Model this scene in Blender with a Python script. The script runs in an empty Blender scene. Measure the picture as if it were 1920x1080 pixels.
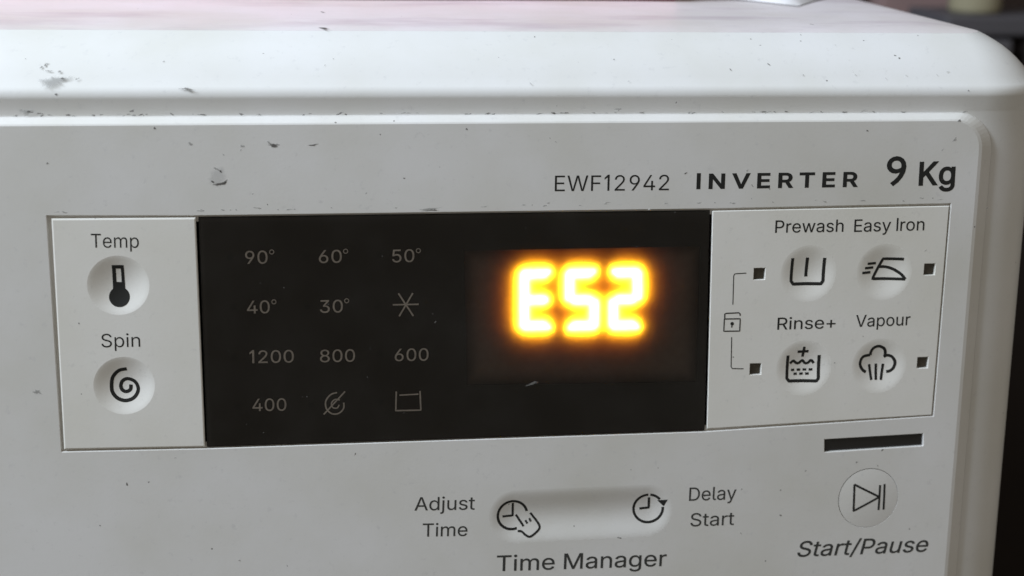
import bpy, math, random
from mathutils import Vector, Matrix
from mathutils.geometry import tessellate_polygon, delaunay_2d_cdt

scene = bpy.context.scene
random.seed(7)
MM = 0.001
ZO = 820.0            # height of the middle of the control panel above the floor, mm
LEAN = math.radians(3.9)   # the console face leans back by this much
def lean(x, y, z):
    """console coordinates (x along, y into, z up the face; mm) to the room (m)"""
    return (x * MM, (y * math.cos(LEAN) + z * math.sin(LEAN)) * MM, (z * math.cos(LEAN) - y * math.sin(LEAN) + ZO) * MM)

# ------------------------------------------------------------------ camera
cam_data = bpy.data.cameras.new("camera")
cam = bpy.data.objects.new("camera", cam_data)
scene.collection.objects.link(cam)
cam_data.sensor_width = 36.0
cam_data.lens = 50.773
cam_data.clip_start = 0.02
cam_data.clip_end = 50.0
cam_data.dof.use_dof = True
cam_data.dof.focus_distance = 0.387
cam_data.dof.aperture_fstop = 12.0
cam.matrix_world = Matrix(((0.989219, 0.021923, -0.144795, -0.056013), (-0.145025, 0.284005, -0.947792, -0.366647), (0.020344, 0.958572, 0.284122, 0.929911), (0.000000, 0.000000, 0.000000, 1.000000)))
scene.camera = cam

# ------------------------------------------------------------------ light and exposure
world = bpy.data.worlds.new("World")
scene.world = world
world.use_nodes = True
bg = world.node_tree.nodes["Background"]
bg.inputs[0].default_value = (0.97, 0.898, 0.785, 1)
bg.inputs[1].default_value = 0.27

def area_lamp(name, loc, target, sx, sy, watts, col):
    d = bpy.data.lights.new(name, 'AREA')
    d.shape = 'RECTANGLE'; d.size = sx; d.size_y = sy
    d.energy = watts; d.color = col
    o = bpy.data.objects.new(name, d)
    o.location = loc
    o.rotation_euler = (Vector(target) - Vector(loc)).to_track_quat('-Z', 'Y').to_euler()
    scene.collection.objects.link(o)
    return o
area_lamp("window_light", (-0.95, -0.24, 1.78), (0.0, 0.02, 0.84), 0.8, 0.5, 30.0, (0.77, 0.875, 1.0))

vs = scene.view_settings
vs.view_transform = 'Standard'; vs.look = 'None'; vs.exposure = 0.0; vs.gamma = 1.0
vs.use_curve_mapping = False
scene.cycles.use_denoising = True
scene.cycles.max_bounces = 8
scene.cycles.transparent_max_bounces = 8
scene.cycles.sample_clamp_indirect = 4.0

# ------------------------------------------------------------------ materials
def mat_new(name):
    m = bpy.data.materials.new(name); m.use_nodes = True
    nt = m.node_tree
    return m, nt, nt.nodes["Principled BSDF"], nt.links

def plain(name, col, rough=0.5, spec=0.5, metallic=0.0, bump=0.0, bump_scale=900.0, var=0.0, var_scale=40.0):
    m, nt, p, ln = mat_new(name)
    p.inputs["Base Color"].default_value = (*col, 1)
    p.inputs["Roughness"].default_value = rough
    p.inputs["Specular IOR Level"].default_value = spec
    p.inputs["Metallic"].default_value = metallic
    tc = nt.nodes.new("ShaderNodeTexCoord")
    if var > 0:
        n = nt.nodes.new("ShaderNodeTexNoise"); n.inputs["Scale"].default_value = var_scale; n.inputs["Detail"].default_value = 5
        ln.new(tc.outputs["Object"], n.inputs["Vector"])
        r = nt.nodes.new("ShaderNodeMix"); r.data_type = 'RGBA'
        r.inputs[6].default_value = (*[c * (1 - var) for c in col], 1)
        r.inputs[7].default_value = (*[min(1, c * (1 + var)) for c in col], 1)
        ln.new(n.outputs["Fac"], r.inputs[0]); ln.new(r.outputs[2], p.inputs["Base Color"])
    if bump > 0:
        n = nt.nodes.new("ShaderNodeTexNoise"); n.inputs["Scale"].default_value = bump_scale; n.inputs["Detail"].default_value = 3
        ln.new(tc.outputs["Object"], n.inputs["Vector"])
        b = nt.nodes.new("ShaderNodeBump"); b.inputs["Strength"].default_value = bump; b.inputs["Distance"].default_value = 0.0004
        ln.new(n.outputs["Fac"], b.inputs["Height"]); ln.new(b.outputs["Normal"], p.inputs["Normal"])
    return m

def plastic(name, col, rough=0.38, speck=0.75, grime=0.10, tint=None, bump=0.045, spec=0.45):
    """aged white enamel or ABS: faint cloudy yellowing, pin specks of dirt, fine surface ripple"""
    m, nt, p, ln = mat_new(name)
    N = nt.nodes.new
    tc = N("ShaderNodeTexCoord")
    def noise(scale, detail=4, rough=0.55, vec=None):
        n = N("ShaderNodeTexNoise"); n.inputs["Scale"].default_value = scale
        n.inputs["Detail"].default_value = detail; n.inputs["Roughness"].default_value = rough
        ln.new(vec or tc.outputs["Object"], n.inputs["Vector"]); return n
    def ramp(src, a, b):
        r = N("ShaderNodeMapRange"); r.inputs[1].default_value = a; r.inputs[2].default_value = b
        ln.new(src, r.inputs[0]); return r.outputs[0]
    def mix(fac, a, b):
        x = N("ShaderNodeMix"); x.data_type = 'RGBA'
        if isinstance(fac, float): x.inputs[0].default_value = fac
        else: ln.new(fac, x.inputs[0])
        for i, v in ((6, a), (7, b)):
            if isinstance(v, tuple): x.inputs[i].default_value = (*v, 1)
            else: ln.new(v, x.inputs[i])
        return x.outputs[2]
    dirty = tuple(c * k for c, k in zip(col, (1 - grime, 1 - grime * 1.05, 1 - grime * 1.5)))
    n1 = noise(22, 6)
    base = mix(ramp(n1.outputs["Fac"], 0.35, 0.7), col, dirty)
    n2 = noise(420, 4, 0.7)
    base = mix(ramp(n2.outputs["Fac"], 0.60, 0.85), base, tuple(c * 0.80 for c in col))
    if tint:
        mp = N("ShaderNodeMapping"); mp.inputs["Scale"].default_value = (17, 55, 40)
        ln.new(tc.outputs["Object"], mp.inputs["Vector"])
        n3 = noise(1.0, 5, 0.6, mp.outputs[0])
        base = mix(ramp(n3.outputs["Fac"], 0.50, 0.78), base, tint)
    for sc, thr, keep in ((70, 0.022, 0.72), (160, 0.040, 0.80)):
        v = N("ShaderNodeTexVoronoi"); v.inputs["Scale"].default_value = sc
        ln.new(tc.outputs["Object"], v.inputs["Vector"])
        near = N("ShaderNodeMath"); near.operation = 'LESS_THAN'; near.inputs[1].default_value = thr
        ln.new(v.outputs["Distance"], near.inputs[0])
        sep = N("ShaderNodeSeparateColor"); ln.new(v.outputs["Color"], sep.inputs[0])
        k = N("ShaderNodeMath"); k.operation = 'GREATER_THAN'; k.inputs[1].default_value = keep
        ln.new(sep.outputs[0], k.inputs[0])
        f = N("ShaderNodeMath"); f.operation = 'MULTIPLY'
        ln.new(near.outputs[0], f.inputs[0]); ln.new(k.outputs[0], f.inputs[1])
        g = N("ShaderNodeMath"); g.operation = 'MULTIPLY'; g.inputs[1].default_value = speck
        ln.new(f.outputs[0], g.inputs[0])
        base = mix(g.outputs[0], base, (0.10, 0.09, 0.08))
    ln.new(base, p.inputs["Base Color"])
    p.inputs["Specular IOR Level"].default_value = spec
    nr = noise(60, 5)
    rr = N("ShaderNodeMapRange"); rr.inputs[3].default_value = rough - 0.08; rr.inputs[4].default_value = rough + 0.10
    ln.new(nr.outputs["Fac"], rr.inputs[0]); ln.new(rr.outputs[0], p.inputs["Roughness"])
    nb = noise(1300, 2)
    b = N("ShaderNodeBump"); b.inputs["Strength"].default_value = bump; b.inputs["Distance"].default_value = 0.0003
    ln.new(nb.outputs["Fac"], b.inputs["Height"]); ln.new(b.outputs["Normal"], p.inputs["Normal"])
    return m

M_HOUSE = plastic("white_plastic_housing", (0.77, 0.765, 0.755))
M_PLATE = plastic("white_plastic_panel", (0.745, 0.73, 0.71), grime=0.12)
M_INSET = plastic("white_plastic_button_panel", (0.825, 0.805, 0.762), speck=0.6)
M_TOP = plastic("pinkish_white_worktop", (0.79, 0.735, 0.745), rough=0.40, tint=(0.54, 0.46, 0.49), grime=0.14)
M_CAB = plain("white_enamel_cabinet", (0.72, 0.72, 0.70), 0.35)
M_PRINT = plain("dark_print", (0.022, 0.022, 0.020), 0.6, 0.2)
M_PRINT_SOFT = plain("worn_dark_print", (0.050, 0.050, 0.046), 0.6, 0.2)
M_GREYPRINT = plain("grey_print", (0.78, 0.78, 0.80), 0.7, 0.2, var=0.35, var_scale=900)
M_SLOT = plain("black_slot_plastic", (0.012, 0.011, 0.010), 0.35)
M_LED = plain("dark_indicator_lens", (0.050, 0.041, 0.028), 0.22, var=0.5, var_scale=500)
M_MASK = plain("dark_display_film", (0.016, 0.0142, 0.0115), 0.55, 0.25, var=0.25, var_scale=60)
M_CAVITY = plain("black_cavity", (0.012, 0.011, 0.010), 0.8, 0.1)
M_GREYSPOT = plain("smoked_indicator_lens", (0.016, 0.015, 0.014), 0.6, 0.2)
def worn(name, col, cover, grain=1800.0):
    """thin residue and painted dent shade: densest in the middle of the mark, broken up into grains at its rim"""
    m = bpy.data.materials.new(name); m.use_nodes = True
    nt = m.node_tree; nt.nodes.clear(); ln = nt.links; N = nt.nodes.new
    out = N("ShaderNodeOutputMaterial"); tr = N("ShaderNodeBsdfTransparent"); df = N("ShaderNodeBsdfDiffuse"); mx = N("ShaderNodeMixShader")
    df.inputs[0].default_value = (*col, 1)
    at = N("ShaderNodeAttribute"); at.attribute_name = "core"
    tc = N("ShaderNodeTexCoord"); n = N("ShaderNodeTexNoise"); n.inputs["Scale"].default_value = grain; n.inputs["Detail"].default_value = 3
    ln.new(tc.outputs["Object"], n.inputs["Vector"])
    a = N("ShaderNodeMath"); a.operation = 'ADD'; ln.new(at.outputs["Fac"], a.inputs[0]); ln.new(n.outputs["Fac"], a.inputs[1])
    r = N("ShaderNodeMapRange"); r.inputs[1].default_value = 0.62; r.inputs[2].default_value = 1.05; r.inputs[4].default_value = cover
    ln.new(a.outputs[0], r.inputs[0])
    ln.new(r.outputs[0], mx.inputs[0]); ln.new(tr.outputs[0], mx.inputs[1]); ln.new(df.outputs[0], mx.inputs[2]); ln.new(mx.outputs[0], out.inputs[0])
    return m
M_DIRT_SHADE = worn("dark_dirt_and_shade", (0.12, 0.11, 0.10), 0.74)
M_SCUFF = worn("grey_scuff", (0.33, 0.325, 0.31), 0.50)
M_PALE = worn("pale_chip", (0.52, 0.52, 0.52), 0.22, 700.0)
M_FLECK = worn("white_fleck", (0.85, 0.85, 0.83), 1.0)

def glass_material():
    m = bpy.data.materials.new("smoked_window_glass"); m.use_nodes = True
    nt = m.node_tree; nt.nodes.clear(); ln = nt.links
    out = nt.nodes.new("ShaderNodeOutputMaterial")
    tr = nt.nodes.new("ShaderNodeBsdfTransparent"); tr.inputs[0].default_value = (0.90, 0.87, 0.84, 1)
    gl = nt.nodes.new("ShaderNodeBsdfGlossy"); gl.inputs["Roughness"].default_value = 0.16
    fr = nt.nodes.new("ShaderNodeFresnel"); fr.inputs[0].default_value = 1.40
    mx = nt.nodes.new("ShaderNodeMixShader")
    ln.new(fr.outputs[0], mx.inputs[0]); ln.new(tr.outputs[0], mx.inputs[1]); ln.new(gl.outputs[0], mx.inputs[2])
    # a thin uneven veil of dust and finger grease
    tc = nt.nodes.new("ShaderNodeTexCoord"); n = nt.nodes.new("ShaderNodeTexNoise"); n.inputs["Scale"].default_value = 45; n.inputs["Detail"].default_value = 8
    n.inputs["Roughness"].default_value = 0.65
    r = nt.nodes.new("ShaderNodeMapRange"); r.inputs[1].default_value = 0.42; r.inputs[2].default_value = 0.8; r.inputs[4].default_value = 0.016
    df = nt.nodes.new("ShaderNodeBsdfDiffuse"); df.inputs[0].default_value = (0.6, 0.58, 0.55, 1)
    m2 = nt.nodes.new("ShaderNodeMixShader")
    rg = nt.nodes.new("ShaderNodeMapRange"); rg.inputs[3].default_value = 0.08; rg.inputs[4].default_value = 0.30
    ln.new(tc.outputs["Object"], n.inputs["Vector"]); ln.new(n.outputs["Fac"], r.inputs[0]); ln.new(n.outputs["Fac"], rg.inputs[0]); ln.new(rg.outputs[0], gl.inputs["Roughness"])
    ln.new(r.outputs[0], m2.inputs[0]); ln.new(mx.outputs[0], m2.inputs[1]); ln.new(df.outputs[0], m2.inputs[2])
    ln.new(m2.outputs[0], out.inputs[0])
    return m
M_GLASS = glass_material()

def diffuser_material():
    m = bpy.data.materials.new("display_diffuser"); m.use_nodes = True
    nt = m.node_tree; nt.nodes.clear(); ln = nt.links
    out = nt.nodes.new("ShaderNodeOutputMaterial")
    df = nt.nodes.new("ShaderNodeBsdfDiffuse"); fade = nt.nodes.new("ShaderNodeAttribute"); fade.attribute_name = "core"      # LED glow put into the film colour, fading towards its border
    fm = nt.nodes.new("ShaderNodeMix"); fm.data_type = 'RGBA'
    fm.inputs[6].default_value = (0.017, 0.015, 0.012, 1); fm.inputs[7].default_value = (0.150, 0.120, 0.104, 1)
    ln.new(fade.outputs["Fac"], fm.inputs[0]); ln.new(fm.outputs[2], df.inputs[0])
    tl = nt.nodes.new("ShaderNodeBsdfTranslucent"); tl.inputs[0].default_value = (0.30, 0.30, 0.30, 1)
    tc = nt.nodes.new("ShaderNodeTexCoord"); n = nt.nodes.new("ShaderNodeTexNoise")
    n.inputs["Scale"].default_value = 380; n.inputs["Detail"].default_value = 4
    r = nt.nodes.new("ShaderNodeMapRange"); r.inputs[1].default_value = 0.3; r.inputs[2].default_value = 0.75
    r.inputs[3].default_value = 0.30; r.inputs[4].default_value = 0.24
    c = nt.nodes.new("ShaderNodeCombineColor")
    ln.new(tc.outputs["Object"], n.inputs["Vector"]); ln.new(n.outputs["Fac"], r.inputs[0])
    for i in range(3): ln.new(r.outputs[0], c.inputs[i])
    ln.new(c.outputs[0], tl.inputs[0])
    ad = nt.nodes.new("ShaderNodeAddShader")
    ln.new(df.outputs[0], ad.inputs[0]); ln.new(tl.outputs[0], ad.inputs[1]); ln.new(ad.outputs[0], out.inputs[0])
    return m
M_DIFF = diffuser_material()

def segment_material():
    m = bpy.data.materials.new("amber_led_segment"); m.use_nodes = True
    nt = m.node_tree; nt.nodes.clear()
    out = nt.nodes.new("ShaderNodeOutputMaterial")
    e = nt.nodes.new("ShaderNodeEmission")
    e.inputs[0].default_value = (0.84, 0.55, 0.030, 1); e.inputs[1].default_value = 680.0
    nt.links.new(e.outputs[0], out.inputs[0])
    return m
M_SEG = segment_material()

# ------------------------------------------------------------------ mesh helpers (mm in, metres out)
ROOT_LOC = Vector((-0.143, 0.277, 0.0))

def link(o, parent=None, root=None):
    scene.collection.objects.link(o)
    if parent is not None:
        o.parent = parent
        if parent.type == 'EMPTY': o.location = -parent.location
    return o

def mesh_obj(name, verts, faces, mat, parent=None, smooth=False, front=False, upright=False):
    me = bpy.data.meshes.new(name)
    co = [(x * MM, y * MM, (z + ZO) * MM) for x, y, z in verts] if upright else [lean(*v) for v in verts]
    me.from_pydata(co, [], faces)
    me.materials.append(mat)
    me.update()
    if front:                                   # all faces look at the room, towards -Y
        flip = [p for p in me.polygons if p.normal.y > 1e-4]
        if flip:
            f2 = [tuple(reversed(p.vertices)) if p.normal.y > 1e-4 else tuple(p.vertices) for p in me.polygons]
            me.clear_geometry(); me.from_pydata(co, [], f2)
            me.update()
    if smooth:
        for p in me.polygons: p.use_smooth = True
    o = bpy.data.objects.new(name, me)
    return link(o, parent)

def area2(l):
    return sum(l[i][0] * l[(i + 1) % len(l)][1] - l[(i + 1) % len(l)][0] * l[i][1] for i in range(len(l))) / 2

def offset(loop, d):
    """move a closed loop by d to its left (inward when counter-clockwise)"""
    n = len(loop); out = []
    for i in range(n):
        a, b, c = Vector(loop[i - 1]), Vector(loop[i]), Vector(loop[(i + 1) % n])
        e1, e2 = b - a, c - b
        if e1.length < 1e-9 or e2.length < 1e-9: out.append(tuple(b)); continue
        n1 = Vector((-e1.y, e1.x)).normalized(); n2 = Vector((-e2.y, e2.x)).normalized()
        h = n1 + n2
        if h.length < 0.3: h = n1
        else: h = h / max(0.35, h.length_squared / 2)
        out.append((b.x + h.x * d, b.y + h.y * d))
    return out

def tess(loops):
    return [tuple(t) for t in tessellate_polygon([[Vector((x, 0, z)) for x, z in l] for l in loops])]

class Mesh:
    def __init__(self): self.v = []; self.f = []
    def loop(self, l, y):
        i = len(self.v); self.v += [(x, y, z) for x, z in l]; return list(range(i, i + len(l)))
    def bridge(self, a, b):
        n = len(a)
        for i in range(n): self.f.append((a[i], a[(i + 1) % n], b[(i + 1) % n], b[i]))
    def cap(self, loops, ids):
        flat = [k for l in ids for k in l]
        for t in tess(loops): self.f.append(tuple(flat[k] for k in t))

def ccw(l): return list(l) if area2(l) > 0 else list(reversed(l))

def slab(name, outer, holes, y, bevel, depth, mat, parent, hole_bevel=0.0, hole_depth=None, open_outer=False):
    m = Mesh(); outer = ccw(outer)
    inner = offset(outer, bevel) if bevel else outer
    fl = [inner]; fi = [m.loop(inner, y)]
    if not open_outer:
        r = fi[0]
        if bevel:
            r1 = m.loop(offset(outer, bevel * 0.3), y + bevel * 0.3); m.bridge(r, r1)
            r0 = m.loop(outer, y + bevel); m.bridge(r1, r0); r = r0
        rb = m.loop(outer, y + depth); m.bridge(r, rb)
    for h in holes:
        h = ccw(h)
        if hole_bevel:
            a = offset(h, -hole_bevel); ia = m.loop(a, y); fl.append(a); fi.append(ia)
            ib = m.loop(h, y + hole_bevel); m.bridge(ia, ib)
        else:
            ib = m.loop(h, y); fl.append(h); fi.append(ib)
        ic = m.loop(h, y + (hole_depth or depth)); m.bridge(ib, ic)
    m.cap(fl, fi)
    me = mesh_obj(name, m.v, m.f, mat, parent)
    import bmesh
    bm = bmesh.new(); bm.from_mesh(me.data); bmesh.ops.recalc_face_normals(bm, faces=bm.faces)
    if sum(f.normal.y * f.calc_area() for f in bm.faces) > 0: bmesh.ops.reverse_faces(bm, faces=bm.faces)
    bm.to_mesh(me.data); bm.free()
    return me

def stadium(c0, c1, r, n=64):
    d = Vector(c1) - Vector(c0)
    a0 = math.atan2(d.y, d.x) if d.length > 1e-6 else 0.0
    out = []
    for k in range(n):
        a = a0 + math.pi / 2 + 2 * math.pi * (k + 0.5) / n
        c = c0 if k < n // 2 else c1
        out.append((c[0] + r * math.cos(a), c[1] + r * math.sin(a)))
    return out

class Dish:
    """finger dimple: depth over a stadium-shaped footprint"""
    def __init__(self, c0, c1, r, deep, power): self.c0, self.c1, self.r, self.deep, self.power = c0, c1, r, deep, power
    def prof(self, s): return self.deep * max(0.0, 1 - s * s) ** self.power
    def depth(self, x, z):
        p, a, b = Vector((x, z)), Vector(self.c0), Vector(self.c1)
        d = b - a; t = 0.0 if d.length < 1e-6 else max(0, min(1, (p - a).dot(d) / d.length_squared))
        return self.prof((p - a - d * t).length / self.r)
    def edge(self): return stadium(self.c0, self.c1, self.r)
    def build(self, name, mat, parent, label=None, y=0.0):
        m = Mesh(); rings = 18; prev = None
        for k in range(rings):
            s = 1 - k / rings
            ids = m.loop(stadium(self.c0, self.c1, self.r * s), y + self.prof(s))
            if prev: m.bridge(prev, ids)
            prev = ids
        m.f.append(tuple(prev))
        o = mesh_obj(name, m.v, m.f, mat, parent, smooth=True)
        import bmesh
        bm = bmesh.new(); bm.from_mesh(o.data); bmesh.ops.recalc_face_normals(bm, faces=bm.faces)
        if sum(f.normal.y * f.calc_area() for f in bm.faces) > 0: bmesh.ops.reverse_faces(bm, faces=bm.faces)
        for f in bm.faces: f.smooth = True
        bm.to_mesh(o.data); bm.free()
        if label: o["label"] = label
        return o

def dense(pts, step=0.35):
    out = [pts[0]]
    for a, b in zip(pts, pts[1:]):
        d = math.dist(a, b); n = max(1, int(d / step))
        for k in range(1, n + 1): out.append((a[0] + (b[0] - a[0]) * k / n, a[1] + (b[1] - a[1]) * k / n))
    return out

def smooth_curve(pts, n=8):
    P = [pts[0]] + list(pts) + [pts[-1]]; out = []
    for i in range(1, len(P) - 2):
        for k in range(n):
            t = k / n; q = []
            for j in (0, 1):
                a, b, c, d = P[i - 1][j], P[i][j], P[i + 1][j], P[i + 2][j]
                q.append(0.5 * (2 * b + (c - a) * t + (2 * a - 5 * b + 4 * c - d) * t * t + (3 * b - a - 3 * c + d) * t ** 3))
            out.append(tuple(q))
    out.append(pts[-1]); return out

def arc(c, r, a0, a1, n=40, sq=1.0):
    return [(c[0] + r * math.cos(math.radians(a0 + (a1 - a0) * k / n)), c[1] + sq * r * math.sin(math.radians(a0 + (a1 - a0) * k / n))) for k in range(n + 1)]

class Ink:
    """flat print that follows the surface under it"""
    def __init__(self, y=0.0, dish=None, lift=0.03): self.y, self.dish, self.lift, self.m, self.k = y, dish, lift, Mesh(), 0
    def yy(self, x, z):
        self_l = self.lift + 0.004 * (self.k % 6)
        return self.y - self_l + (self.dish.depth(x, z) if self.dish else 0.0)
    def stroke(self, pts, w, step=0.35):
        P = dense(pts, step); n = len(P); ids = []
        for i, p in enumerate(P):
            a = P[max(0, i - 1)]; b = P[min(n - 1, i + 1)]
            d = Vector((b[0] - a[0], b[1] - a[1])).normalized()
            row = []
            for s in (-0.5, 0.0, 0.5):
                x, z = p[0] - d.y * w * s, p[1] + d.x * w * s
                self.m.v.append((x, self.yy(x, z), z)); row.append(len(self.m.v) - 1)
            ids.append(row)
        for a, b in zip(ids, ids[1:]):
            for j in (0, 1): self.m.f.append((a[j], b[j], b[j + 1], a[j + 1]))
        self.k += 1; return self
    def quad(self, q, n=5):
        i0 = len(self.m.v)
        for i in range(n + 1):
            for j in range(n + 1):
                u, v = i / n, j / n
                x = (1 - u) * (1 - v) * q[0][0] + u * (1 - v) * q[1][0] + u * v * q[2][0] + (1 - u) * v * q[3][0]
                z = (1 - u) * (1 - v) * q[0][1] + u * (1 - v) * q[1][1] + u * v * q[2][1] + (1 - u) * v * q[3][1]
                self.m.v.append((x, self.yy(x, z), z))
        for i in range(n):
            for j in range(n):
                a = i0 + i * (n + 1) + j; self.m.f.append((a, a + n + 1, a + n + 2, a + 1))
        self.k += 1; return self
    def disc(self, c, r, n=28, rings=6):
        prev = None
        for k in range(rings, 0, -1):
            ids = []
            for i in range(n):
                x, z = c[0] + r * k / rings * math.cos(2 * math.pi * i / n), c[1] + r * k / rings * math.sin(2 * math.pi * i / n)
                self.m.v.append((x, self.yy(x, z), z)); ids.append(len(self.m.v) - 1)
            if prev: self.m.bridge(prev, ids)
            prev = ids
        self.m.f.append(tuple(prev)); self.k += 1; return self
    def poly(self, l):
        ids = [len(self.m.v) + i for i in range(len(l))]
        self.m.v += [(x, self.yy(x, z), z) for x, z in l]
        for t in tess([l]): self.m.f.append(tuple(ids[k] for k in t))
        self.k += 1; return self
    def build(self, name, mat, parent, label=None):
        o = mesh_obj(name, self.m.v, self.m.f, mat, parent, front=True)
        if label: o["label"] = label
        return o

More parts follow.
